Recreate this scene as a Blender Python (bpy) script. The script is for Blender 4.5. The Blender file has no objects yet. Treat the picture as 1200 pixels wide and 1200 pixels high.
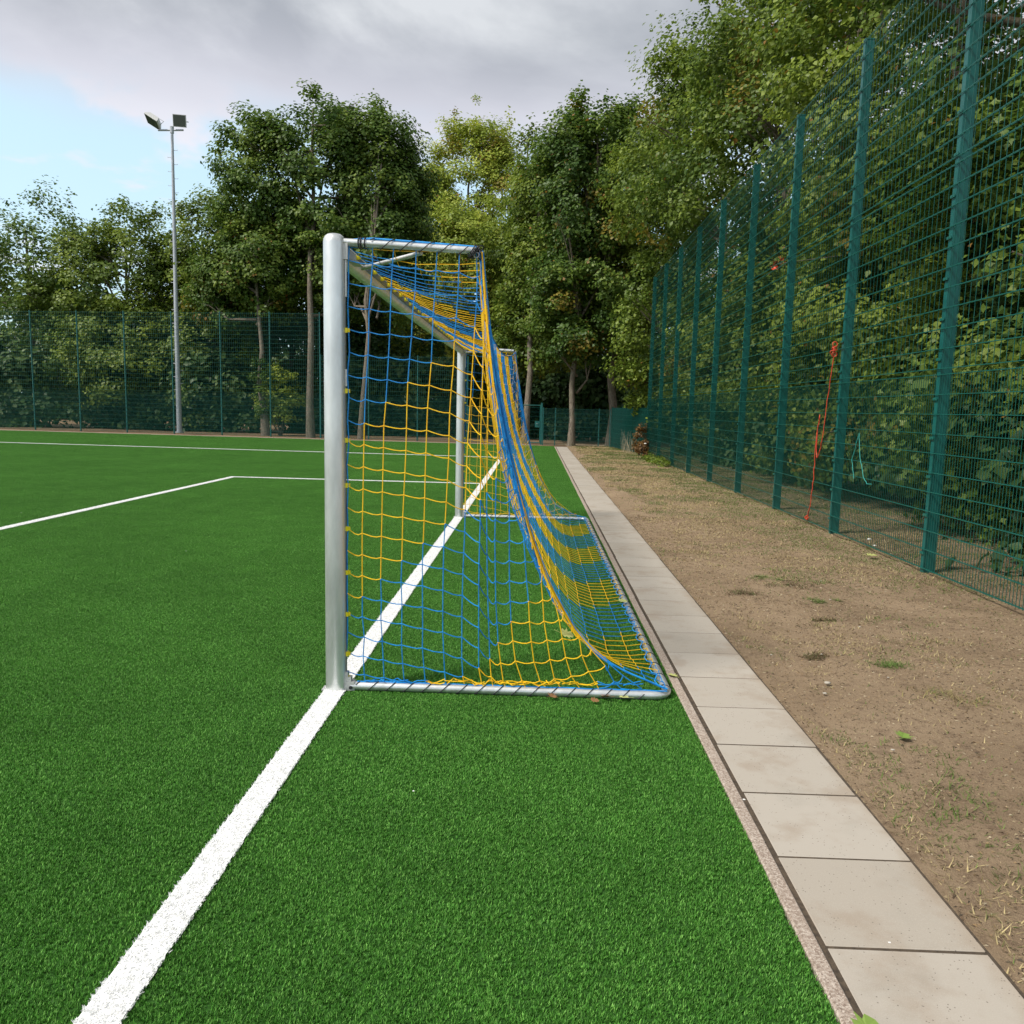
import bpy, bmesh, math, random
import numpy as np
from mathutils import Vector, Matrix
random.seed(7); rng = np.random.RandomState(11)
S = bpy.context.scene
C = S.collection
V = Vector

# ------------------------------------------------------------------ camera
cd = bpy.data.cameras.new('camera'); cam = bpy.data.objects.new('camera', cd); C.objects.link(cam)
cd.sensor_width = 36; cd.sensor_height = 36; cd.lens = 36 * 943.57 / 1200
cd.clip_start = .05; cd.clip_end = 1500
rt = V((0.99930439, 0.0292039, 0.02319195)); up = V((-0.02670992, 0.12649041, 0.99160817)); fw = V((-0.02602527, 0.99153785, -0.12718245))
cam.matrix_world = Matrix(((rt.x, up.x, -fw.x, 1.08492), (rt.y, up.y, -fw.y, -4.35959), (rt.z, up.z, -fw.z, 1.60053), (0, 0, 0, 1)))
S.camera = cam

# ------------------------------------------------------------------ light
EXPO = 1.55
SUN_EL, SUN_AZ = math.radians(48), math.radians(-118)      # azimuth from +Y, clockwise
S.view_settings.view_transform = 'Standard'; S.view_settings.look = 'None'
S.view_settings.exposure = EXPO; S.view_settings.gamma = 1; S.view_settings.use_curve_mapping = False
sl = bpy.data.lights.new('sun', 'SUN'); so = bpy.data.objects.new('sun', sl); C.objects.link(so)
sl.energy = 1.5; sl.angle = math.radians(11); sl.color = (1, .95, .87)
sd = V((math.sin(SUN_AZ) * math.cos(SUN_EL), math.cos(SUN_AZ) * math.cos(SUN_EL), math.sin(SUN_EL)))
so.rotation_euler = sd.to_track_quat('Z', 'Y').to_euler(); so.location = (-8, 2, 20)

W = bpy.data.worlds.new('World'); S.world = W; W.use_nodes = True
nt = W.node_tree; nt.nodes.clear()


class NT:
    """small helper for building node trees"""
    def __init__(s, t): s.t = t
    def n(s, typ, **kw):
        o = s.t.nodes.new(typ)
        for k, v in kw.items(): setattr(o, k, v)
        return o
    def link(s, a, b): s.t.links.new(a, b)
    def put(s, sock, v):
        if hasattr(v, 'is_output') or isinstance(v, bpy.types.NodeSocket): s.link(v, sock)
        else: sock.default_value = v
    def math(s, op, a, b=0.0, c=0.0, clamp=False):
        o = s.n('ShaderNodeMath', operation=op, use_clamp=clamp)
        s.put(o.inputs[0], a); s.put(o.inputs[1], b); s.put(o.inputs[2], c)
        return o.outputs[0]
    def noise(s, vec, scale, detail=4, rough=.55, dist=0):
        o = s.n('ShaderNodeTexNoise'); o.inputs['Scale'].default_value = scale
        o.inputs['Detail'].default_value = detail; o.inputs['Roughness'].default_value = rough
        o.inputs['Distortion'].default_value = dist
        if vec is not None: s.link(vec, o.inputs['Vector'])
        return o.outputs['Fac']
    def ramp(s, fac, stops):
        o = s.n('ShaderNodeValToRGB'); e = o.color_ramp.elements
        while len(e) < len(stops): e.new(.5)
        for el, (p, c) in zip(e, stops):
            el.position = p; el.color = (*c, 1) if len(c) == 3 else c
        s.put(o.inputs[0], fac)
        return o.outputs[0]
    def mix(s, fac, a, b):
        o = s.n('ShaderNodeMix', data_type='RGBA')
        s.put(o.inputs[0], fac)
        for k, v in ((6, a), (7, b)):
            if isinstance(v, tuple): v = (*v, 1) if len(v) == 3 else v
            s.put(o.inputs[k], v)
        return o.outputs[2]


def smooth(T, x, a, b):
    o = T.n('ShaderNodeMapRange', interpolation_type='SMOOTHSTEP')
    T.put(o.inputs[0], x); o.inputs[1].default_value = a; o.inputs[2].default_value = b
    return o.outputs[0]


T = NT(nt)
sky = T.n('ShaderNodeTexSky', sky_type='NISHITA'); sky.sun_disc = False
sky.sun_elevation = SUN_EL; sky.sun_rotation = SUN_AZ; sky.dust_density = 1.5
tc = T.n('ShaderNodeTexCoord'); sep = T.n('ShaderNodeSeparateXYZ'); T.link(tc.outputs['Generated'], sep.inputs[0])
z = sep.outputs[2]
zz = T.math('ADD', T.math('MAXIMUM', z, 0.0), .22)
cx = T.math('DIVIDE', sep.outputs[0], zz); cy = T.math('DIVIDE', sep.outputs[1], zz)
cmb = T.n('ShaderNodeCombineXYZ'); T.link(cx, cmb.inputs[0]); T.link(cy, cmb.inputs[1])
n1 = T.noise(cmb.outputs[0], .9, 5, .5, .3)
edge = T.math('ADD', z, T.math('MULTIPLY', T.math('SUBTRACT', n1, .5), .16))
deck = smooth(T, edge, .245, .34)
SC = .1; K = 1 / (SC * 2 ** EXPO)
n2 = T.noise(cmb.outputs[0], 1.4, 7, .55, .35)
n3 = T.noise(cmb.outputs[0], .7, 2, .5, 0)
nn = T.math('ADD', T.math('MULTIPLY', n2, 1.05), T.math('MULTIPLY', n3, .65)); nn = T.math('SUBTRACT', nn, .35)
grey = T.ramp(nn, [(.40, (.42 * K, .45 * K, .505 * K)), (.48, (.54 * K, .57 * K, .62 * K)), (.56, (.74 * K, .77 * K, .81 * K))])
skyt = T.n('ShaderNodeVectorMath', operation='SCALE'); T.link(sky.outputs[0], skyt.inputs[0]); skyt.inputs['Scale'].default_value = 1.0
hz = T.mix(.72, skyt.outputs[0], (.66 * K, .90 * K, 1.0 * K))
low = smooth(T, T.noise(cmb.outputs[0], 2.2, 5, .55, .2), .52, .62)
clear = T.mix(T.math('MULTIPLY', low, .85), hz, (.93 * K, .90 * K, .97 * K))
edgecol = T.mix(smooth(T, edge, .30, .42), (.70 * K, .71 * K, .80 * K), grey)
col = T.mix(deck, clear, edgecol)
bg = T.n('ShaderNodeBackground'); T.link(col, bg.inputs[0]); bg.inputs[1].default_value = SC
wo = T.n('ShaderNodeOutputWorld'); T.link(bg.outputs[0], wo.inputs[0])


# ------------------------------------------------------------------ materials
def mat(name, base=(.5, .5, .5), rough=.6, metal=0.0, spec=.5, fn=None):
    m = bpy.data.materials.new(name); m.use_nodes = True
    t = NT(m.node_tree); b = m.node_tree.nodes['Principled BSDF']
    b.inputs['Base Color'].default_value = (*base, 1); b.inputs['Roughness'].default_value = rough
    b.inputs['Metallic'].default_value = metal; b.inputs['Specular IOR Level'].default_value = spec
    if fn: fn(t, b)
    return m


def objpos(t):
    return t.n('ShaderNodeTexCoord').outputs['Object']


def worldpos(t):
    return t.n('ShaderNodeNewGeometry').outputs['Position']


def bump(t, b, h, strength, dist):
    o = t.n('ShaderNodeBump'); o.inputs['Strength'].default_value = strength; o.inputs['Distance'].default_value = dist
    t.put(o.inputs['Height'], h); t.link(o.outputs[0], b.inputs['Normal'])


def f_alu(t, b):
    p = worldpos(t)
    mp = t.n('ShaderNodeMapping'); mp.inputs['Scale'].default_value = (1, 1, .25); t.link(p, mp.inputs[0])
    a = t.noise(mp.outputs[0], 9, 5, .6); c = t.noise(p, 60, 3, .6)
    t.link(t.ramp(a, [(.3, (.56, .57, .56)), (.65, (.80, .81, .80))]), b.inputs['Base Color'])
    t.link(t.math('ADD', t.math('MULTIPLY', c, .22), .27), b.inputs['Roughness'])
    bump(t, b, a, .08, .01)


M = {}
M['alu'] = mat('aluminium', metal=.75, fn=f_alu)
M['alu_dark'] = mat('aluminium_groove', (.22, .225, .22), .5, .5)
M['cast'] = mat('cast_bracket', (.5, .5, .49), .5, .4)
M['white_plastic'] = mat('white_plastic', (.78, .78, .76), .4)
M['yellow_clip'] = mat('yellow_clip', (.85, .70, .01), .35)
M['line_white'] = mat('line_white', (.90, .90, .89), .8)
M['black'] = mat('black_cord', (.012, .013, .018), .6)


def f_cord(c1, c2):
    def f(t, b):
        n = t.noise(worldpos(t), 14, 3, .6)
        t.link(t.ramp(n, [(.35, c1), (.65, c2)]), b.inputs['Base Color'])
        w = t.noise(worldpos(t), 420, 1, .5); bump(t, b, w, .35, .002)
    return f


M['blue'] = mat('blue_net_cord', rough=.5, fn=f_cord((.002, .17, .52), (.004, .28, .70)))
M['yellow'] = mat('yellow_net_cord', rough=.5, fn=f_cord((.84, .44, .003), (.95, .60, .006)))
M['cyan'] = mat('blue_edge_rope', rough=.45, fn=f_cord((.01, .22, .62), (.02, .34, .80)))
M['red'] = mat('red_rope', rough=.6, fn=f_cord((.42, .035, .012), (.60, .07, .025)))
M['teal_rope'] = mat('turquoise_cord', (.03, .30, .26), .6)


def f_green(t, b):
    n = t.noise(worldpos(t), 5, 4, .6)
    t.link(t.ramp(n, [(.3, (.004, .078, .072)), (.7, (.008, .112, .10))]), b.inputs['Base Color'])
    t.link(t.math('ADD', t.math('MULTIPLY', t.noise(worldpos(t), 30, 3), .3), .22), b.inputs['Roughness'])


M['fence'] = mat('green_powder_coat', rough=.35, fn=f_green)
M['wire'] = mat('green_wire', (.008, .105, .085), .38)


def f_galv(t, b):
    n = t.noise(worldpos(t), 8, 6, .7)
    t.link(t.ramp(n, [(.3, (.36, .38, .42)), (.7, (.52, .54, .58))]), b.inputs['Base Color'])


M['galv'] = mat('galvanised_steel', rough=.5, metal=.3, fn=f_galv)
M['lamp_glass'] = mat('lamp_glass', (.06, .08, .075), .12)
M['lamp_body'] = mat('lamp_body', (.55, .55, .53), .5)


def f_slab(t, b):
    p = worldpos(t); oi = t.n('ShaderNodeObjectInfo').outputs['Random']
    a = t.noise(p, 3.5, 6, .62); g = t.noise(p, 260, 3, .6)
    c = t.mix(oi, (.37, .325, .27), (.42, .375, .32))
    c = t.mix(t.math('MULTIPLY', smooth(t, a, .48, .68), .55), c, (.30, .235, .175))
    sx = t.n('ShaderNodeSeparateXYZ'); t.link(p, sx.inputs[0])
    ed = smooth(t, t.math('ADD', sx.outputs[0], t.math('MULTIPLY', t.noise(p, 2.2, 5, .65), .34)), 2.60, 2.72)
    c = t.mix(t.math('MULTIPLY', ed, .55), c, (.30, .22, .145))
    c = t.mix(t.math('MULTIPLY', smooth(t, t.noise(p, 1.1, 5, .7), .54, .70), .30), c, (.26, .24, .20))
    v = t.n('ShaderNodeTexVoronoi'); v.inputs['Scale'].default_value = 75; t.link(p, v.inputs['Vector'])
    pit = t.math('MULTIPLY', t.math('LESS_THAN', v.outputs['Distance'], .17), t.math('GREATER_THAN', t.noise(p, 22, 2), .53))
    c = t.mix(t.math('MULTIPLY', pit, .75), c, (.12, .10, .08))
    c = t.mix(t.math('MULTIPLY', smooth(t, g, .45, .75), .25), c, (.52, .47, .40))
    t.link(c, b.inputs['Base Color'])
    bump(t, b, t.math('SUBTRACT', g, t.math('MULTIPLY', pit, 1.5)), .35, .002)


M['slab'] = mat('concrete_slab', rough=.9, fn=f_slab)


def f_kerb(t, b):
    p = worldpos(t); v = t.n('ShaderNodeTexVoronoi'); v.inputs['Scale'].default_value = 190; t.link(p, v.inputs['Vector'])
    sep = t.n('ShaderNodeSeparateColor'); t.link(v.outputs['Color'], sep.inputs[0])
    c = t.ramp(sep.outputs[0], [(0, (.20, .15, .12)), (.5, (.36, .29, .24)), (1, (.56, .49, .42))])
    c = t.mix(t.math('MULTIPLY', t.noise(p, 4, 4), .5), c, (.30, .22, .16))
    t.link(c, b.inputs['Base Color']); bump(t, b, v.outputs['Distance'], .6, .003)


M['kerb'] = mat('kerb_concrete', rough=.95, fn=f_kerb)


def f_joint(t, b):
    t.link(t.ramp(t.noise(worldpos(t), 40, 5, .7), [(.3, (.035, .026, .018)), (.7, (.11, .08, .052))]), b.inputs['Base Color'])


M['joint'] = mat('sandy_joint', rough=1, fn=f_joint)


def f_soil(t, b):
    p = worldpos(t)
    a = t.noise(p, 1.1, 6, .6, .3); c = t.noise(p, 9, 6, .7, .4); g = t.noise(p, 70, 4, .7); f = t.noise(p, 320, 3, .7)
    col = t.ramp(a, [(.3, (.25, .175, .108)), (.55, (.335, .240, .152)), (.75, (.39, .285, .185))])
    col = t.mix(t.math('MULTIPLY', smooth(t, c, .50, .66), .55), col, (.15, .098, .065))
    col = t.mix(t.math('MULTIPLY', smooth(t, g, .5, .7), .5), col, (.42, .32, .20))
    col = t.mix(t.math('MULTIPLY', smooth(t, f, .52, .66), .6), col, (.11, .075, .05))
    t.link(col, b.inputs['Base Color'])
    bump(t, b, t.math('ADD', t.math('MULTIPLY', g, .7), t.math('MULTIPLY', f, .45)), 1.0, .016)


M['soil'] = mat('bare_soil', rough=1, spec=.2, fn=f_soil)


def f_litter(t, b):
    p = worldpos(t)
    a = t.noise(p, .5, 5, .6); g = t.noise(p, 14, 5, .75)
    col = t.ramp(a, [(.3, (.10, .062, .036)), (.6, (.22, .15, .09)), (.75, (.12, .12, .05))])
    col = t.mix(t.math('MULTIPLY', smooth(t, g, .5, .66), .6), col, (.34, .25, .14))
    t.link(col, b.inputs['Base Color']); bump(t, b, g, .8, .03)


M['litter'] = mat('leaf_littered_ground', rough=1, spec=.2, fn=f_litter)


def f_turfbase(t, b):
    t.link(t.ramp(t.noise(worldpos(t), 90, 3, .6), [(.3, (.018, .055, .010)), (.7, (.04, .12, .022))]), b.inputs['Base Color'])


M['turf_base'] = mat('turf_backing', rough=1, spec=.1, fn=f_turfbase)


def attr_leafmat(name, rough, trans, spec=.4, hue=None, patch=None):
    def f(t, b):
        at = t.n('ShaderNodeAttribute', attribute_name='Col'); col = at.outputs['Color']
        if patch:
            p = worldpos(t)
            n = t.math('ADD', t.math('MULTIPLY', t.noise(p, patch[0], 4, .6), .5), t.math('MULTIPLY', t.noise(p, patch[1], 3, .6), .5))
            col = t.mix(smooth(t, n, .40, .62), col, tuple(patch[2]))
            mm = t.n('ShaderNodeMix', data_type='RGBA', blend_type='MULTIPLY'); mm.inputs[0].default_value = 1
            t.link(at.outputs['Color'], mm.inputs[6]); t.link(t.ramp(n, [(.35, (.80, .82, .80)), (.68, (1.22, 1.16, 1.25))]), mm.inputs[7])
            col = mm.outputs[2]
        t.link(col, b.inputs['Base Color'])
        tr = t.n('ShaderNodeBsdfTranslucent'); t.link(col, tr.inputs[0])
        mx = t.n('ShaderNodeMixShader'); mx.inputs[0].default_value = trans
        out = t.t.nodes['Material Output']
        t.link(b.outputs[0], mx.inputs[1]); t.link(tr.outputs[0], mx.inputs[2]); t.link(mx.outputs[0], out.inputs[0])
    return mat(name, rough=rough, spec=spec, fn=f)


M['leaf'] = attr_leafmat('tree_leaf', .5, .38, .35)
M['blade'] = attr_leafmat('turf_fibre', .55, .22, .22, patch=(.55, 2.6, (.1, .1, .1)))
M['dry'] = attr_leafmat('dry_grass', .8, .2, .2)
M['whiteblade'] = attr_leafmat('white_turf_fibre', .7, .35, .2)


def f_bark(t, b):
    p = worldpos(t); mp = t.n('ShaderNodeMapping'); mp.inputs['Scale'].default_value = (1, 1, .22); t.link(p, mp.inputs[0])
    a = t.noise(mp.outputs[0], 22, 6, .7, .5); c = t.noise(p, 2, 4)
    col = t.ramp(a, [(.3, (.08, .062, .048)), (.6, (.25, .21, .165)), (.75, (.36, .31, .25))])
    col = t.mix(t.math('MULTIPLY', smooth(t, c, .5, .7), .4), col, (.12, .13, .07))
    t.link(col, b.inputs['Base Color']); bump(t, b, a, .9, .04)


M['bark'] = mat('tree_bark', rough=.95, spec=.2, fn=f_bark)
M['dry_stalk'] = mat('dry_stalk', (.36, .30, .20), .9)
M['stone'] = mat('pale_stone', (.40, .36, .30), .9)
M['paper'] = mat('white_scrap', (.75, .74, .70), .7)


# ------------------------------------------------------------------ helpers
def tag(o, label=None, cat=None, group=None, kind=None):
    if label: o['label'] = label
    if cat: o['category'] = cat
    if group: o['group'] = group
    if kind: o['kind'] = kind
    return o


def link(name, me, m=None, parent=None, loc=None):
    if m and not me.materials: me.materials.append(M[m])
    o = bpy.data.objects.new(name, me); C.objects.link(o)
    if parent: o.parent = parent
    if loc: o.location = loc
    return o


def empty(name, loc=(0, 0, 0), rz=0):
    o = bpy.data.objects.new(name, None); C.objects.link(o); o.location = loc; o.rotation_euler.z = rz
    o.empty_display_size = .2
    return o


class MB:
    def __init__(s): s.v = []; s.f = []; s.sm = []
    def add(s, vs, fs, smooth=False):
        o = len(s.v); s.v += [tuple(v) for v in vs]; s.f += [tuple(i + o for i in f) for f in fs]; s.sm += [smooth] * len(fs)
    def box(s, x0, x1, y0, y1, z0, z1, mtx=None):
        vs = [V((x, y, z)) for x in (x0, x1) for y in (y0, y1) for z in (z0, z1)]
        if mtx: vs = [mtx @ v for v in vs]
        s.add(vs, [(0, 1, 3, 2), (4, 6, 7, 5), (0, 4, 5, 1), (2, 3, 7, 6), (0, 2, 6, 4), (1, 5, 7, 3)])
    def tube(s, pts, r, n=8, caps=True, ry=None, squash=None):
        """tube along pts; r a number or list; squash=(a,b) scales the section"""
        pts = [V(p) for p in pts]; m = len(pts)
        rs = r if isinstance(r, (list, tuple)) else [r] * m
        a, bq = squash or (1, 1)
        d0 = (pts[1] - pts[0]).normalized(); ref = V((0, 0, 1)) if abs(d0.z) < .9 else V((0, 1, 0))
        u = d0.cross(ref).normalized(); vs = []
        for i, p in enumerate(pts):
            d = (pts[min(i + 1, m - 1)] - pts[max(i - 1, 0)])
            d = d.normalized() if d.length > 1e-9 else d0
            u = (u - d * u.dot(d))
            u = u.normalized() if u.length > 1e-6 else d.orthogonal().normalized()
            w = d.cross(u)
            for k in range(n):
                t_ = 2 * math.pi * (k + .5) / n
                vs.append(p + (u * math.cos(t_) * a + w * math.sin(t_) * bq) * rs[i])
        fs = []
        for i in range(m - 1):
            for k in range(n):
                k2 = (k + 1) % n
                fs.append((i * n + k, i * n + k2, (i + 1) * n + k2, (i + 1) * n + k))
        s.add(vs, fs, n > 5)
        if caps:
            s.add(vs[:n], [tuple(range(n - 1, -1, -1))]); s.add(vs[-n:], [tuple(range(n))])
    def mesh(s, name):
        me = bpy.data.meshes.new(name); me.from_pydata(s.v, [], s.f); me.update()
        me.polygons.foreach_set('use_smooth', s.sm)
        return me
    def build(s, name, m, parent=None, loc=None):
        return link(name, s.mesh(name), m, parent, loc)


def bevel_box_mesh(name, sx, sy, sz, bev=.004):
    bm = bmesh.new(); bmesh.ops.create_cube(bm, size=1)
    bmesh.ops.scale(bm, vec=(sx, sy, sz), verts=bm.verts)
    bmesh.ops.bevel(bm, geom=[e for e in bm.edges], offset=bev, segments=1, affect='EDGES')
    me = bpy.data.meshes.new(name); bm.to_mesh(me); bm.free()
    return me


def np_mesh(name, verts, polys_n, loops, cols=None):
    """verts (N,3); every polygon has polys_n corners; loops flat index array; cols (N,3) per vertex"""
    me = bpy.data.meshes.new(name); nv = len(verts); nl = len(loops); npoly = nl // polys_n
    me.vertices.add(nv); me.vertices.foreach_set('co', np.asarray(verts, np.float32).ravel())
    me.loops.add(nl); me.loops.foreach_set('vertex_index', np.asarray(loops, np.int32).ravel())
    me.polygons.add(npoly); me.polygons.foreach_set('loop_start', np.arange(0, nl, polys_n, dtype=np.int32))
    if cols is not None:
        a = me.attributes.new('Col', 'FLOAT_COLOR', 'POINT')
        a.data.foreach_set('color', np.concatenate([cols, np.ones((nv, 1))], 1).astype(np.float32).ravel())
    me.update(calc_edges=True); me.validate()
    return me


def copy_tree(o, parent=None):
    c = o.copy(); C.objects.link(c)
    if parent: c.parent = parent
    for ch in list(o.children): copy_tree(ch, c)
    return c


# ------------------------------------------------------------------ ground
TURF_X = 1.93
FARY = 32.3          # far edge of the turf at x = 0
def far_y(x): return 31.6 - .095 * x


def sheet(name, x0, x1, y0, y1, z, m, nx=1, ny=1, fz=None):
    xs = np.linspace(x0, x1, nx + 1); ys = np.linspace(y0, y1, ny + 1)
    X, Y = np.meshgrid(xs, ys); Z = np.full_like(X, z) if fz is None else fz(X, Y)
    vs = np.stack([X, Y, Z], -1).reshape(-1, 3)
    i = np.arange(ny)[:, None] * (nx + 1) + np.arange(nx)[None]
    lo = np.stack([i, i + 1, i + nx + 2, i + nx + 1], -1).reshape(-1)
    me = np_mesh(name, vs, 4, lo); me.polygons.foreach_set('use_smooth', [True] * len(me.polygons))
    return link(name, me, m)


tag(sheet('ground', -600, 600, -600, 600, -.06, 'litter'), kind='structure')
ts = MB(); ts.add([(-34, -9, 0), (TURF_X, -9, 0), (TURF_X, far_y(TURF_X), 0), (-34, far_y(-34), 0)], [(0, 1, 2, 3)])
ts.add([(-34, far_y(-34), -.06), (-34, far_y(-34), 0), (TURF_X, far_y(TURF_X), 0), (TURF_X, far_y(TURF_X), -.06)], [(0, 1, 2, 3)])
tag(ts.build('turf', 'turf_base'), kind='structure')


def vnoise(X, Y, s, seed=0):
    """cheap smooth value noise"""
    r = np.random.RandomState(seed); g = r.rand(64, 64)
    x = X * s; y = Y * s; xi = np.floor(x).astype(int); yi = np.floor(y).astype(int); fx = x - xi; fy = y - yi
    fx = fx * fx * (3 - 2 * fx); fy = fy * fy * (3 - 2 * fy)
    a = g[xi % 64, yi % 64]; b = g[(xi + 1) % 64, yi % 64]; c = g[xi % 64, (yi + 1) % 64]; d = g[(xi + 1) % 64, (yi + 1) % 64]
    return (a * (1 - fx) + b * fx) * (1 - fy) + (c * (1 - fx) + d * fx) * fy


def soil_z(X, Y):
    e = np.clip((X - 2.50) / .25, 0, 1)
    return -.012 + e * (.035 * (vnoise(X, Y, .9, 1) - .4) + .022 * (vnoise(X, Y, 3.1, 2) - .5) + .010 * (vnoise(X, Y, 9, 3) - .5))


tag(sheet('verge', 2.497, 9.5, -7, 34, 0, 'soil', 90, 400, soil_z), kind='structure')
tag(sheet('far_verge', -36, 2.497, 31.0, 39, 0, 'litter', 120, 30,
          lambda X, Y: -.03 + .03 * vnoise(X, Y, .8, 5)), kind='structure')

# --- slabs and kerb stones
base = sheet('path', 1.99, 2.497, -6.6, 31.2, .0058, 'joint'); tag(base, kind='structure')
me_slab = bevel_box_mesh('paving_slab', .478, .4860, .05, .0025)
me_slab.materials.append(M['slab'])
y = -6.31; k = 0
while y < 31.0:
    o = link('paving_slab', me_slab, None, base)
    o.location = (2.249 + rng.uniform(-.003, .003), y, -.017 + rng.uniform(-.001, .001))
    o.rotation_euler = (rng.uniform(-.002, .002), rng.uniform(-.003, .003), rng.uniform(-.004, .004) + (math.pi if k % 2 else 0))
    y += .4975; k += 1
kb = sheet('kerb', 1.925, 1.99, -6.6, 31.4, -.045, 'joint'); tag(kb, kind='structure')
me_k = bevel_box_mesh('kerb_stone', .052, .995, .08, .005); me_k.materials.append(M['kerb'])
y = -6.0
while y < 31:
    o = link('kerb_stone', me_k, None, kb); o.location = (1.961 + rng.uniform(-.002, .002), y, -.026 + rng.uniform(-.002, .002))
    o.rotation_euler.z = rng.uniform(-.002, .002)
    y += 1.0
fk = empty('far_kerb', (0, 0, 0)); tag(fk, kind='structure')
me_k2 = bevel_box_mesh('kerb_stone', .995, .06, .09, .005); me_k2.materials.append(M['kerb'])
x = -33.5
while x < 1.3:
    o = link('kerb_stone', me_k2, None, fk); o.location = (x, far_y(x) + .06, -.02); o.rotation_euler.z = -math.atan(.095)
    x += 1.0

# ------------------------------------------------------------------ turf fibres
def blades(n, sx, sy, h0, h1, w, lean, colf, per=9, spread=.012, seg=2, seed=0):
    """n leaning fibres in tufts over a sx x sy patch"""
    r = np.random.RandomState(seed); nt_ = n // per
    tx = r.uniform(-sx / 2, sx / 2, nt_); ty = r.uniform(-sy / 2, sy / 2, nt_)
    cx_ = np.repeat(tx, per) + r.normal(0, spread * .35, nt_ * per); cy_ = np.repeat(ty, per) + r.normal(0, spread * .35, nt_ * per)
    cx_ = np.clip(cx_, -sx / 2, sx / 2); cy_ = np.clip(cy_, -sy / 2, sy / 2)
    n = nt_ * per; a = r.uniform(0, 2 * np.pi, n); h = r.uniform(h0, h1, n); ln = r.uniform(.2, 1, n) * lean
    wd = w * r.uniform(.7, 1.2, n)
    dx, dy = np.cos(a), np.sin(a); px, py = -dy, dx
    P = np.zeros((n, 5, 3))
    for q, (t_, ww) in enumerate(((0, 1), (.55, .85))):
        off = ln * t_ ** 1.6
        for s_, k in ((-1, 0), (1, 1)):
            P[:, q * 2 + k, 0] = cx_ + dx * off + px * s_ * wd * ww / 2
            P[:, q * 2 + k, 1] = cy_ + dy * off + py * s_ * wd * ww / 2
            P[:, q * 2 + k, 2] = h * t_
    P[:, 4, 0] = cx_ + dx * ln; P[:, 4, 1] = cy_ + dy * ln; P[:, 4, 2] = h
    i = np.arange(n)[:, None] * 5
    tri = np.concatenate([i + [[0, 1, 3]], i + [[0, 3, 2]], i + [[2, 3, 4]]], 1).reshape(-1)
    cc = colf(r, n, np.repeat(r.rand(nt_), per))
    tipb = np.array([.6, .6, .92, .92, 1.4] if colf is not white_c else [.95, .95, 1, 1, 1.02])[None, :, None]
    cols = np.repeat(cc[:, None, :], 5, 1)
    return P.reshape(-1, 3), tri, cols.reshape(-1, 3)


def green_c(r, n, tuft):
    c = np.array([.076, .245, .030])[None] * (.55 + .8 * r.rand(n, 1)) * (.8 + .4 * tuft[:, None])
    lt = (r.rand(n, 1) < .18); c = np.where(lt, np.array([.20, .46, .085])[None] * (.8 + .5 * r.rand(n, 1)), c)
    return c


def white_c(r, n, tuft):
    return np.array([.93, .93, .92])[None] * (.96 + .04 * r.rand(n, 1))


def proto(name, args, m):
    P, tri, cols = blades(*args); me = np_mesh(name, P, 3, tri, cols); me.materials.append(M[m])
    return bpy.data.objects.new(name, me)        # source geometry for the pile, not placed in the scene


G = .25
green_src = [proto('turf_patch', (5200, G, G, .006, .0130, .0027, .0095, green_c, 4, .009, 2, 20 + i), 'blade') for i in range(4)]
white_src = [proto('line_patch', (2600, .118, G, .008, .0145, .0055, .013, white_c, 6, .010, 2, 40 + i), 'whiteblade') for i in range(3)]


def scatter_group(name, srcs, quarter=True):
    g = bpy.data.node_groups.new(name, 'GeometryNodeTree')
    g.interface.new_socket('Geometry', in_out='INPUT', socket_type='NodeSocketGeometry')
    g.interface.new_socket('Geometry', in_out='OUTPUT', socket_type='NodeSocketGeometry')
    t = NT(g); gi = t.n('NodeGroupInput'); go = t.n('NodeGroupOutput')
    gin = t.n('GeometryNodeGeometryToInstance')
    for s_ in reversed(srcs):
        oi = t.n('GeometryNodeObjectInfo'); oi.inputs['Object'].default_value = s_; oi.inputs['As Instance'].default_value = True
        t.link(oi.outputs['Geometry'], gin.inputs[0])
    # each source as its own instance to pick from
    jn = t.n('GeometryNodeJoinGeometry')
    for s_ in reversed(srcs):
        oi = [n for n in g.nodes if n.type == 'OBJECT_INFO' and n.inputs['Object'].default_value == s_][0]
        t.link(oi.outputs['Geometry'], jn.inputs[0])
    g.nodes.remove(gin)
    ip = t.n('GeometryNodeInstanceOnPoints'); t.link(gi.outputs[0], ip.inputs['Points']); t.link(jn.outputs[0], ip.inputs['Instance'])
    ip.inputs['Pick Instance'].default_value = True
    r1 = t.n('FunctionNodeRandomValue', data_type='INT'); r1.inputs[4].default_value = 0; r1.inputs[5].default_value = len(srcs) - 1
    r1.inputs['Seed'].default_value = 3
    t.link(r1.outputs[2], ip.inputs['Instance Index'])
    r2 = t.n('FunctionNodeRandomValue', data_type='INT'); r2.inputs[4].default_value = 0; r2.inputs[5].default_value = 3
    r2.inputs['Seed'].default_value = 9
    cm = t.n('ShaderNodeCombineXYZ'); t.link(t.math('MULTIPLY', r2.outputs[2], math.pi / 2 if quarter else math.pi), cm.inputs[2])
    t.link(cm.outputs[0], ip.inputs['Rotation'])
    t.link(ip.outputs[0], go.inputs[0])
    return g


ggrp = scatter_group('turf_pile', green_src, True); wgrp = scatter_group('line_pile', white_src, False)


def point_obj(name, pts, grp, rot=0, loc=(0, 0, 0), base_m=None):
    me = bpy.data.meshes.new(name); me.vertices.add(len(pts)); me.vertices.foreach_set('co', np.asarray(pts, np.float32).ravel())
    if base_m: me.materials.append(M[base_m])
    o = bpy.data.objects.new(name, me); C.objects.link(o); o.rotation_euler.z = rot; o.location = loc
    md = o.modifiers.new('pile', 'NODES'); md.node_group = grp
    return o


LW = .06
PEN_X = -5.38; PEN_Y = 12.72; TOUCH0, TOUCHS = 22.05, -.085
pts = []


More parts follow.
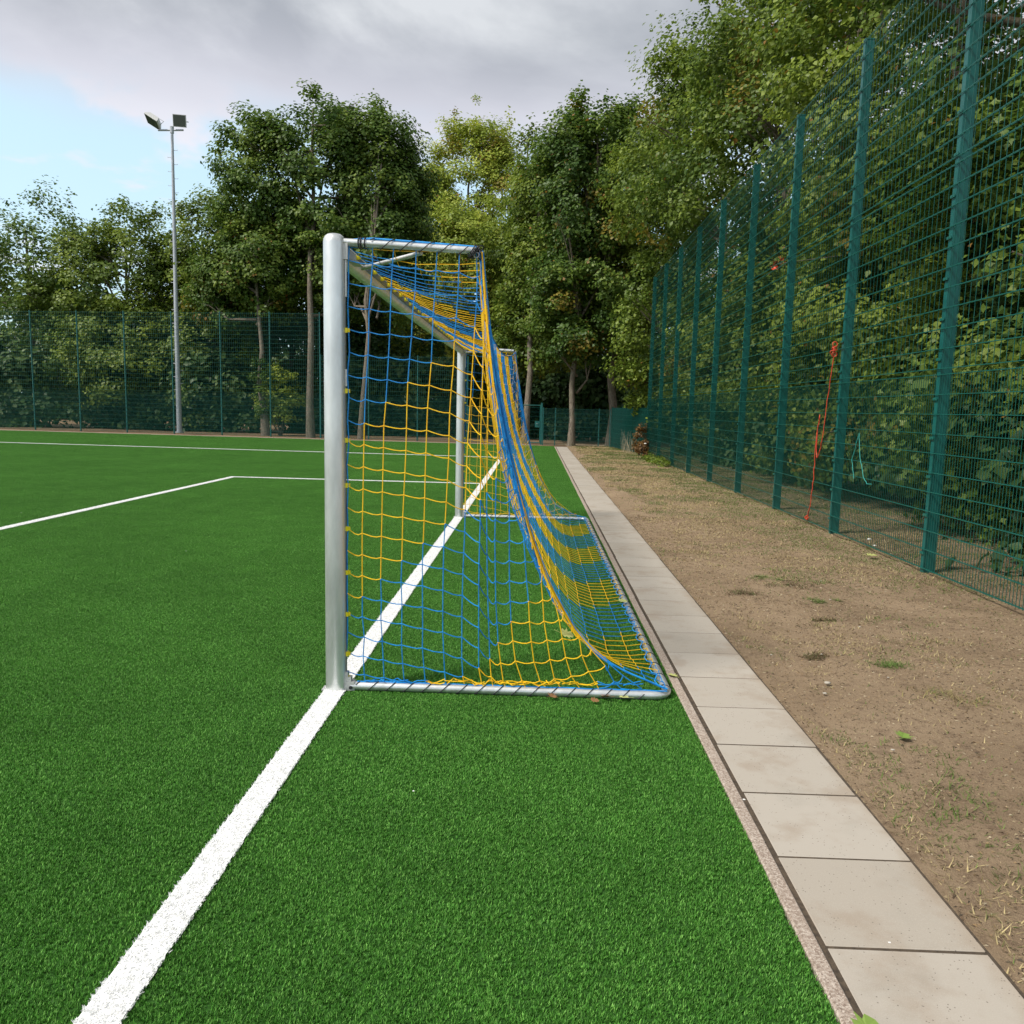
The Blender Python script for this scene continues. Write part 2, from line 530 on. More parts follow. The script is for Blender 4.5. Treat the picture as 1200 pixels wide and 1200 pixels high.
def fill(x0, x1, y0, y1):
    nx = max(1, round((x1 - x0) / G)); ny = max(1, round((y1 - y0) / G))
    for i in range(nx):
        for j in range(ny):
            X = x0 + (i + .5) * (x1 - x0) / nx; Y = y0 + (j + .5) * (y1 - y0) / ny
            if Y > far_y(X) - .1: continue
            pts.append((X, Y, 0))


fill(LW, TURF_X + .008, -6.3, 33)
fill(PEN_X + LW, -LW, -6.3, PEN_Y - LW); fill(PEN_X + LW, -LW, PEN_Y + LW, 33.5)
fill(-13, PEN_X - LW, -6.3, PEN_Y - LW); fill(-13, PEN_X - LW, PEN_Y - LW, 35); fill(PEN_X - LW, PEN_X + LW, PEN_Y + LW, 35)
fill(-30, -13, 6, 35)
gr = point_obj('grass', [p for p in pts if not abs(p[1] - (TOUCH0 + TOUCHS * p[0])) < .12 or p[0] > .6], ggrp)
tag(gr, 'short green artificial grass pile covering the pitch', 'grass', kind='stuff')


def line_obj(name, a, b, z=.004):
    a = V((*a, 0)); b = V((*b, 0)); L = (b - a).length; n = max(1, round(L / G)); rot = math.atan2(b.y - a.y, b.x - a.x) - math.pi / 2
    P = [(0, (i + .5) * L / n, .001) for i in range(n)]
    o = point_obj(name, P, wgrp, rot, (a.x, a.y, z))
    mb = MB(); mb.add([(-LW + .003, 0, .0075), (LW - .003, 0, .0075), (LW - .003, L, .0075), (-LW + .003, L, .0075)], [(0, 1, 2, 3)])
    sh = mb.build(name + '_backing', 'line_white', o)
    tag(o, kind='structure')
    return o


line_obj('goal_line', (0, -6.3), (0, TOUCH0))
line_obj('penalty_area_line', (PEN_X, PEN_Y + LW), (PEN_X, 5))
line_obj('penalty_area_side_line', (PEN_X + LW, PEN_Y), (-LW, PEN_Y - .09))
line_obj('touchline', (-30, TOUCH0 - TOUCHS * 30), (.55, TOUCH0 + TOUCHS * .55))

# ------------------------------------------------------------------ verge grass
def verge_grass():
    n = 340000; r = np.random.RandomState(5)
    X = r.uniform(2.5, 8.6, n * 4); Y = -3.2 + 36 * r.rand(n * 4) ** 1.45
    a = vnoise(X, Y, .8, 8); b = vnoise(X, Y, 3.6, 9); c = vnoise(X, Y, 9.0, 10)
    near = np.clip((X - 2.6) / 1.5, 0, 1); far = np.clip((Y - 3.5) / 5, 0, 1)
    # more growth towards the fence and further down the verge; clumps elsewhere
    d = .62 * np.clip((X - 2.7) / 1.1, 0, 1) * np.clip((Y - 1.6) / 2.4, 0, 1) + .30 * np.clip((X - 3.3) / .6, 0, 1) * np.clip((1.2 - Y) / 1.0, 0, 1) + .12 * far + .30 * np.clip((Y - 4.5) / 3, 0, 1) * np.clip((X - 2.6) / .5, 0, 1) + .85 * (a - .5) + .50 * (b - .5) + .55 * (c - .5)
    keep = (d > .27) & (X > 2.52 + .05 * b); keep |= (r.rand(n * 4) < .09)
    idx = np.where(keep)[0][:n]; X = X[idx]; Y = Y[idx]; a = a[idx]; b = b[idx]; n = len(idx)
    Z = soil_z(X, Y)
    an = r.uniform(0, 2 * np.pi, n); h = r.uniform(.001, .022, n) * (1 + .5 * (b > .7)); ln = r.uniform(.010, .050, n)
    greenish = (vnoise(X, Y, 1.3, 12) * .6 + vnoise(X, Y, 5, 13) * .4 + .22 * np.clip((X - 4.1), 0, .9)) + r.normal(0, .09, n)
    w = r.uniform(.0015, .0036, n) * (1 + np.clip(Y, 0, 30) * .09)
    h *= (1 + np.clip(Y - 6, 0, 20) * .02)
    dx, dy = np.cos(an), np.sin(an)
    P = np.zeros((n, 3, 3))
    P[:, 0] = np.stack([X - dy * w, Y + dx * w, Z - .003], -1); P[:, 1] = np.stack([X + dy * w, Y - dx * w, Z - .003], -1)
    P[:, 2] = np.stack([X + dx * ln, Y + dy * ln, Z + h], -1)
    dry = np.array([.46, .37, .19])[None] * r.uniform(.55, 1.25, (n, 1)); gr_ = np.array([.15, .20, .055])[None] * r.uniform(.5, 1.2, (n, 1))
    dark = np.array([.12, .08, .05])[None] * r.uniform(.6, 1.1, (n, 1))
    cc = np.where((greenish > .545)[:, None], gr_, np.where((r.rand(n) < .10)[:, None], dark, dry))
    cols = np.repeat(cc[:, None, :], 3, 1)
    me = np_mesh('verge_grass', P.reshape(-1, 3), 3, np.arange(n * 3), cols.reshape(-1, 3))
    o = link('verge_grass', me, 'dry')
    tag(o, 'sparse dry grass growing on the bare verge beside the path', 'grass', kind='stuff')


verge_grass()


def grit():
    n = 55000; r = np.random.RandomState(15)
    X = r.uniform(2.49, 6.2, n); Y = -3 + 11 * r.rand(n) ** 1.3; Z = soil_z(X, Y) + .001
    a = r.uniform(0, 2 * np.pi, n); L = r.uniform(.002, .011, n) * (1 + np.clip(Y, 0, 8) * .08); w = L * r.uniform(.12, .7, n); u = r.normal(0, .0015, n)
    P = np.zeros((n, 3, 3)); dx, dy = np.cos(a), np.sin(a)
    P[:, 0] = np.stack([X - dx * L, Y - dy * L, Z], -1); P[:, 1] = np.stack([X + dx * L, Y + dy * L, Z + np.abs(u)], -1); P[:, 2] = np.stack([X - dy * w, Y + dx * w, Z + .002 + np.abs(u) * 2], -1)
    pal = np.array([(.42, .33, .20), (.14, .095, .06), (.22, .15, .09), (.46, .38, .26), (.09, .07, .05), (.32, .22, .12)])
    cc = pal[r.randint(0, 6, n)] * r.uniform(.8, 1.2, (n, 1))
    o = link('soil_grit', np_mesh('soil_grit', P.reshape(-1, 3), 3, np.arange(n * 3), np.repeat(cc, 3, 0)), 'dry')
    tag(o, 'grit, crumbs and bits of dead grass strewn over the bare soil', 'grit', kind='stuff')


grit()

# ------------------------------------------------------------------ leaves and trees
def leaf_quads(cent, nrm, size, r, cols, maple=False):
    """leaf shaped faces at cent (N,3) with normal nrm"""
    n = len(cent)
    nrm = nrm / np.linalg.norm(nrm, axis=1, keepdims=True)
    rnd = r.normal(0, 1, (n, 3)); u = np.cross(nrm, rnd); u /= np.linalg.norm(u, axis=1, keepdims=True) + 1e-9
    # tips tend to hang down
    u[:, 2] -= .35; u -= nrm * np.sum(u * nrm, 1, keepdims=True); u /= np.linalg.norm(u, axis=1, keepdims=True) + 1e-9
    w = np.cross(nrm, u); s = (size * r.uniform(.65, 1.25, n))[:, None]
    if maple:
        shp = [(-.5, 0, 0), (-.08, .54, .08), (.12, .19, .02), (.64, 0, -.07), (.12, -.19, .02), (-.08, -.54, .08)]
    else:
        shp = [(-.5, 0, -.03), (-.08, .44, .08), (.6, 0, -.06), (-.08, -.44, .08)]
    k = len(shp)
    P = np.stack([cent + s * (u * a + w * b + nrm * c) for a, b, c in shp], 1)
    if maple:
        i = np.arange(n)[:, None] * k
        tri = np.concatenate([i + [[0, 1, 2]], i + [[2, 3, 4]], i + [[4, 5, 0]], i + [[0, 2, 4]]], 1).reshape(-1)
    else:
        i = np.arange(n)[:, None] * 4
        tri = np.concatenate([i + [[0, 1, 2]], i + [[0, 2, 3]]], 1).reshape(-1)
    return P.reshape(-1, 3), tri, np.repeat(cols, k, 0)


PAL = {   # dark, mid, light leaf colours
    'maple':  [(.045, .098, .016), (.100, .175, .026), (.21, .28, .04)],
    'olive':  [(.062, .115, .016), (.138, .205, .026), (.27, .34, .045)],
    'deep':   [(.030, .070, .022), (.060, .120, .034), (.12, .19, .05)],
    'yellow': [(.16, .23, .03), (.32, .40, .055), (.52, .55, .09)],
    'rust':   [(.07, .04, .014), (.16, .085, .025), (.26, .15, .05)],
}


def crown_mesh(name, lobes, nclump, per, size, pal, seed, clump_r=.8, maple=False, spires=0, yellow=.0, shell=.62, keep=None, hollow=None):
    """lobes: list of (x,y,z,rx,ry,rz) ellipsoids that make the crown; clumps of leaves sit on and inside their shells"""
    r = np.random.RandomState(seed); L = np.array(lobes, float)
    wgt = (L[:, 3] * L[:, 4] + L[:, 3] * L[:, 5] + L[:, 4] * L[:, 5]); wgt /= wgt.sum()
    li = r.choice(len(L), nclump * 2, p=wgt); d = r.normal(0, 1, (nclump * 2, 3)); d /= np.linalg.norm(d, axis=1, keepdims=True)
    rad = shell + (1.04 - shell) * r.rand(nclump * 2) ** .6
    lump = 1 + .16 * np.sin(3.1 * d[:, 0] * 2 + seed) * np.sin(2.7 * d[:, 2] * 2 + seed * 2) + .1 * r.normal(0, 1, nclump * 2)
    c = L[li, :3] + d * L[li, 3:] * (rad * lump)[:, None]
    # drop clumps deep inside another lobe
    ins = np.zeros(len(c), bool)
    for q in range(len(L)):
        e = np.linalg.norm((c - L[q, :3]) / L[q, 3:], axis=1); ins |= (e < .55) & (li != q)
    ins |= d @ np.array([.25, 1, 0]) > .60
    c = c[~ins]; d = d[~ins]; c = c[:nclump]; d = d[:nclump]
    if keep is not None:
        kk = keep(c); c = c[kk]; d = d[kk]
    m = len(c); cr = clump_r * r.uniform(.45, 1.35, m); vert = np.full(m, .62)
    if spires:
        top = np.argsort(-c[:, 2])[:spires * 3]; pick = r.choice(top, spires, replace=False)
        sc = c[pick] + np.stack([r.normal(0, .3, spires), r.normal(0, .3, spires), r.uniform(.15, .6, spires)], -1)
        c = np.concatenate([c, sc]); d = np.concatenate([d, np.tile([0, 0, 1.], (spires, 1))]); cr = np.concatenate([cr, clump_r * r.uniform(.4, .6, spires)])
        vert = np.concatenate([vert, np.full(spires, 2.0)]); m = len(c)
    cnt = np.maximum(10, (per * (cr / clump_r) ** 2 * np.where(vert > 1, 1.6, 1))).astype(int); idx = np.repeat(np.arange(m), cnt); n = len(idx)
    ax = d * .7 + r.normal(0, .6, (m, 3)); ax[:, 2] = ax[:, 2] * .8 + .25; ax /= np.linalg.norm(ax, axis=1, keepdims=True)      # each spray is drawn out along its twig
    q = r.normal(0, 1, (n, 3)); ql = np.linalg.norm(q, axis=1, keepdims=True); q = q / ql * np.where(r.rand(n, 1) < .82, np.minimum(ql * .40, .80) , np.minimum(ql * .5, 1.0))
    al = np.sum(q * ax[idx], 1, keepdims=True); el = r.uniform(.0, .9, m)[idx][:, None]
    q = q + ax[idx] * al * el
    off = q * cr[idx][:, None]; off[:, 2] *= vert[idx] ** .7
    cent = c[idx] + off
    nrm = q * .7 + d[idx] * .7 + np.array([0, 0, .8]) + r.normal(0, .55, (n, 3))
    p = [np.array(v) for v in PAL[pal]]
    cl = r.rand(m) * .55 + .45 * vnoise(c[:, 0] + 20, c[:, 2] + 20 + c[:, 1], .35, seed % 50)
    t_ = np.clip(cl[idx] + r.normal(0, .17, n), 0, 1)[:, None]
    col = np.where(t_ < .5, p[0] + (p[1] - p[0]) * t_ * 2, p[1] + (p[2] - p[1]) * (t_ - .5) * 2)
    if yellow:
        ycl = r.rand(m) < yellow; yl = ycl[idx] & (r.rand(n) < .7)
        col = np.where(yl[:, None], np.array([.26, .21, .03]) * r.uniform(.6, 1.2, (n, 1)), col)
        od = r.rand(n) < yellow * .25; col = np.where(od[:, None], np.array([.28, .15, .03]), col)
    P, tri, cols = leaf_quads(cent, nrm, size, r, col, maple)
    me = np_mesh(name, P, 3, tri, cols); me.materials.append(M['leaf'])
    return me, c


def tree(name, label, cat, loc, trunk, lobes, nclump, per, size, pal, seed, group=None, limbs=14, tr=.2, rz=0, dens=1.0, **kw):
    """trunk: list of (x,y,z) in local metres; limbs run from the trunk to some of the leaf clumps"""
    root = empty(name, loc, rz); tag(root, label, cat, group)
    f_ = 1.45 if size > .15 else 1.15
    me, cl = crown_mesh('crown', lobes, int(nclump * 1.0), int(per * f_ * .76 * dens), size * (.86 if size > .15 else .96), pal, seed, **kw)
    link('crown', me, None, root)
    mb = MB(); r = random.Random(seed); m = len(trunk)
    rad = [tr * (1.25 if i == 0 else 1 - .75 * i / (m - 1)) for i in range(m)]
    mb.tube(trunk, rad, 10)
    tk = mb.build('trunk', 'bark', root)
    if limbs:
        lb = MB(); ch = [cl[r.randrange(len(cl))] for _ in range(limbs)]
        for c in ch:
            c = V(c); k = r.uniform(.55, .97); f = k * (m - 1); i = min(int(f), m - 2); s = V(trunk[i]).lerp(V(trunk[i + 1]), f - i)
            if s.z > c.z - .3: s.z = max(trunk[0][2] + 1.5, c.z - r.uniform(.8, 2)); s = V((*V(trunk[i]).lerp(V(trunk[i + 1]), .5).xy, s.z))
            mid = s.lerp(c, .5) + V((r.uniform(-.3, .3), r.uniform(-.3, .3), r.uniform(-.5, .1)))
            r0 = tr * .38
            lb.tube([s, mid, c], [r0, r0 * .6, r0 * .15], 6)
            for _ in range(2):
                e = c + V((r.uniform(-.6, .6), r.uniform(-.6, .6), r.uniform(-.2, .4)))
                lb.tube([mid, mid.lerp(e, .6) + V((0, 0, .15)), e], [r0 * .45, r0 * .3, .01], 5)
        lb.build('limbs', 'bark', root)
    return root


def wob(h, n, lean=(0, 0), w=.12, seed=0):
    r = random.Random(seed)
    return [(lean[0] * i / n + (r.uniform(-w, w) if 0 < i else 0), lean[1] * i / n + (r.uniform(-w, w) if 0 < i else 0), h * i / n - .1) for i in range(n + 1)]


# ------------------------------------------------------------------ mesh fences
def panel_mesh(w, h, dx, name='mesh_panel', vr=.0036, hr=.0045, step=.2):
    """double-rod mat in the YZ plane, w long in Y, h high"""
    mb = MB(); n = round(w / dx)
    for i in range(1, n):
        y = i * w / n; mb.tube([(0, y, 0), (0, y, h)], vr, 3, False)
    z = .015
    while z < h:
        for sx in (-1, 1): mb.tube([(sx * (vr + hr), 0, z), (sx * (vr + hr), w * .5, z), (sx * (vr + hr), w, z)], hr, 4, False)
        z += step
    me = mb.mesh(name); me.materials.append(M['wire']); return me


def post_mesh(h, sx, sy, name='post'):
    mb = MB(); mb.box(-sx / 2, sx / 2, -sy / 2, sy / 2, -.15, h)
    mb.box(-sx / 2 - .004, sx / 2 + .004, -sy / 2 - .004, sy / 2 + .004, h, h + .018)
    me = mb.mesh(name); me.materials.append(M['fence'])
    return me


def clips_mesh(h, sx, sy, step=.4):
    mb = MB(); z = .2
    while z < h:
        mb.box(-sx / 2 - .019, -sx / 2 - .011, -sy / 2 - .004, sy / 2 + .004, z - .014, z + .014)
        mb.tube([(-sx / 2 - .022, 0, z), (-sx / 2 - .010, 0, z)], .009, 6)
        z += step
    me = mb.mesh('fixing_clip'); me.materials.append(M['wire']); return me


def fence(label, origin, rz, n, w, tiers, psx, psy, group=None, skip=(), name='mesh_fence', clips=True, vr=.0036):
    """bays run along local +Y from origin; the mats sit on the -X face of the posts"""
    root = empty(name, origin, rz); tag(root, label, 'fence', group)
    H = tiers[-1][0] + tiers[-1][1]
    pm = post_mesh(H + .02, psx, psy); cm = clips_mesh(H, psx, psy) if clips else None
    ws = w if isinstance(w, list) else [w] * n; n = len(ws); pos = [sum(ws[:i]) for i in range(n + 1)]; cache = {}
    for i in range(n + 1):
        p = link('post', pm, None, root, (psx / 2 + .012, pos[i], 0)); p.rotation_euler = (rng.uniform(-.002, .002), rng.uniform(-.002, .003), 0)
        if clips: tag(link('fixing_clip', cm, None, p), kind='stuff')
        if i == n or i in skip: continue
        for z0, h, dx in tiers:
            key = (ws[i], h, dx)
            if key not in cache: cache[key] = panel_mesh(ws[i], h, dx, vr=vr)
            q = link('mesh_panel', cache[key], None, root, (rng.uniform(-.002, .002), pos[i], z0)); q.rotation_euler.y = rng.uniform(-.003, .003)
    return root


TALL = [(.03, 2.03, .05), (2.09, 2.04, .10), (4.16, 2.22, .10)]
fence('tall dark green mesh fence with box posts running along the right verge', (5.185, 1.42, 0), 0, 9, 2.69, TALL, .115, .075, name='tall_mesh_fence')
fence('low green mesh fence continuing beyond the end of the tall side fence', (5.185, 25.75, 0), .119, 3, 2.05, [(.03, 1.72, .04)], .05, .04, name='low_mesh_fence', clips=False, vr=.0062)
ang = math.pi / 2 + math.atan(-.11) * 1
FY = lambda x: 32.95 - .11 * x
# far fences run from right to left (local +Y turned to -X)
FT = [(.03, 2.0, .05), (2.06, 1.9, .10), (4.0, 1.85, .10)]
rzf = math.pi / 2 + math.atan(.11) * -1
fence('tall green mesh fence across the far left end in front of the trees', (-9.2, FY(-9.2) + .1, 0), rzf, 11, 2.5, FT, .06, .05, name='tall_mesh_fence', clips=False)
fence('medium height green mesh fence seen behind the goal net at the far end', (-2.1, FY(-2.1) + .05, 0), rzf, 3, 2.37, FT[:1] + [(2.06, 1.85, .10)], .06, .05, name='mesh_fence', clips=False)
fence('low green mesh fence at the far end between gate and side fence', (4.42, FY(4.42) - .6, 0), rzf - .0, 2, [.5, 1.96, .55], [(.03, 1.62, .05)], .05, .04, name='low_mesh_fence', clips=False)
fence('short stretch of low green mesh fence left of the gate', (.1, FY(.1), 0), rzf, 1, 2.15, [(.03, 1.62, .05)], .05, .04, name='low_mesh_fence', clips=False)

# gate
g = empty('garden_gate', (.17, FY(.17) - .02, 0), -math.atan(.11)); tag(g, 'low green mesh gate with lock box in the far fence', 'gate')
me_gp = post_mesh(1.88, .08, .08, 'gate_post')
for x in (0, 1.2): link('gate_post', me_gp, None, g, (x, 0, 0))
mb = MB()
for a, b in (((.06, 0, .08), (1.14, 0, .08)), ((.06, 0, 1.78), (1.14, 0, 1.78)), ((.06, 0, .08), (.06, 0, 1.78)), ((1.14, 0, .08), (1.14, 0, 1.78))): mb.tube([a, b], .022, 6)
mb.build('gate_frame', 'fence', g)
mb = MB()
for i in range(1, 22): mb.tube([(.06 + i * .05, 0, .08), (.06 + i * .05, 0, 1.78)], .0025, 3, False)
for i in range(1, 9): mb.tube([(.06, -.006, .08 + i * .2), (1.14, -.006, .08 + i * .2)], .0035, 4, False)
mb.build('mesh_panel', 'wire', g)
mb = MB(); mb.box(.90, 1.13, -.03, .03, .78, 1.06); lk = mb.build('lock_plate', 'fence', g)
mb = MB(); mb.tube([(1.05, -.03, .95), (1.05, -.07, .95), (.96, -.07, .95)], .010, 6); mb.build('handle', 'galv', lk)

# ------------------------------------------------------------------ goal
GL = 7.32
goal = empty('football_goal', (0, 0, 0)); tag(goal, 'full size white aluminium football goal standing on the goal line', 'goal')


def goal_post(y):
    mb = MB(); a, b = .0575, .051; n = 24; H = 2.445
    prof = [(0, 1), (H, 1), (H + .018, .97), (H + .034, .84), (H + .044, .6), (H + .048, .3)]
    vs = []
    for z, s in prof:
        for k in range(n):
            t_ = 2 * math.pi * k / n; vs.append((a * s * math.cos(t_), y + b * s * math.sin(t_), z))
    fs = [(i * n + k, i * n + (k + 1) % n, (i + 1) * n + (k + 1) % n, (i + 1) * n + k) for i in range(len(prof) - 1) for k in range(n)]
    fs.append(tuple(range((len(prof) - 1) * n, len(prof) * n)))
    mb.add(vs, fs, True)
    p = mb.build('post', 'alu', goal)
    mb = MB(); mb.box(.0560, .0600, y - .011, y + .011, .09, 2.39); mb.build('groove', 'alu_dark', p)
    mb = MB(); mb.box(.0605, .0655, y - .011, y + .009, 2.17, 2.43); mb.build('groove_cover', 'white_plastic', p)
    mb = MB(); mb.box(.0605, .0655, y - .011, y + .009, 1.70, 1.79); mb.build('groove_cover', 'white_plastic', p)
    mb = MB(); mb.box(-.075, .06, y - .035, y + .035, .003, .013); mb.build('foot_plate', 'cast', p)
    return p


goal_post(0); goal_post(GL)
mb = MB(); ys = [.035, .8, 2, 3.66, 5.3, 6.5, GL - .035]
mb.tube([(0, y, 2.418 - .02 * math.sin(math.pi * y / GL)) for y in ys], 1, 24, False, squash=(.052, .058)); cb = mb.build('crossbar', 'alu', goal)
mb = MB(); mb.tube([(.0525, y, 2.42 - .02 * math.sin(math.pi * y / GL)) for y in ys], 1, 4, False, squash=(.006, .024)); mb.build('groove', 'alu_dark', cb)


def clip(x, y, z):
    mb = MB(); s = .0125
    mb.box(x, x + .013, y - s, y + s, z - s, z + s); mb.box(x + .013, x + .024, y - s * .35, y + s * .35, z - s * .8, z + s * .8)
    return mb.build('net_clip', 'yellow_clip', goal)


for z in (1.995, 1.675, 1.41, 1.165, .925, .68, .443, .215, .075): clip(.058, 0, z)
for z in (1.99, 1.67, 1.41, 1.165, .925, .68, .443, .2): clip(.058, GL, z)
for i in range(30): clip(.057, .28 + i * .238, 2.425 - .02 * math.sin(math.pi * (.28 + i * .238) / GL))

for y, s in ((0, 1), (GL, -1)):
    mb = MB(); mb.tube([(.03, y, 2.452), (.30, y, 2.440), (.748, y, 2.418)], .0195, 14); arm = mb.build('support_arm', 'alu', goal)
    mb = MB(); mb.tube([(.085, y + s * .30, 2.368), (.17, y + s * .23, 2.375), (.46, y + s * .012, 2.405)], .0125, 10); mb.build('diagonal_brace', 'alu', goal)
    mb = MB()
    mb.box(.050, .100, y + s * .07, y + s * .26, 2.368, 2.376); mb.box(.052, .060, y + s * .07, y + s * .26, 2.376, 2.43); mb.box(.050, .075, y - .02, y + .02, 2.36, 2.44)
    mb.build('arm_bracket', 'cast', goal)
    mb = MB(); c = V((.752, y - s * .01, 2.395)); mb.tube([c + V((.014 * math.cos(t), 0, .014 * math.sin(t))) for t in np.linspace(0, 2 * math.pi, 13)], .0035, 6, False); mb.build('rope_ring', 'galv', arm)
R_ = .09; BX = 1.872; ZB = .030
path = [(.085, 0, ZB), (.6, 0, ZB), (1.2, 0, ZB)] + [(BX - R_ + R_ * math.sin(t), R_ - R_ * math.cos(t), ZB) for t in np.linspace(0, math.pi / 2, 9)]
path += [(BX, 2, ZB), (BX, 3.66, ZB), (BX, 5.5, ZB)] + [(BX - R_ + R_ * math.cos(t), GL - R_ + R_ * math.sin(t), ZB) for t in np.linspace(0, math.pi / 2, 9)] + [(1.0, GL, ZB), (.085, GL, ZB)]
mb = MB(); mb.tube(path, .0245, 16); mb.build('base_frame', 'alu', goal)
for y in (0, GL):
    mb = MB(); mb.box(.052, .108, y - .022, y + .022, .006, .058); mb.box(.052, .088, y - .020, y + .020, .058, .084); mb.box(.052, .070, y - .018, y + .018, .084, .112)
    br = mb.build('base_bracket', 'cast', goal)
    mb = MB(); mb.tube([(.088, y - .0221, .026), (.088, y - .032, .026)], .010, 8); mb.build('bolt', 'black', br)

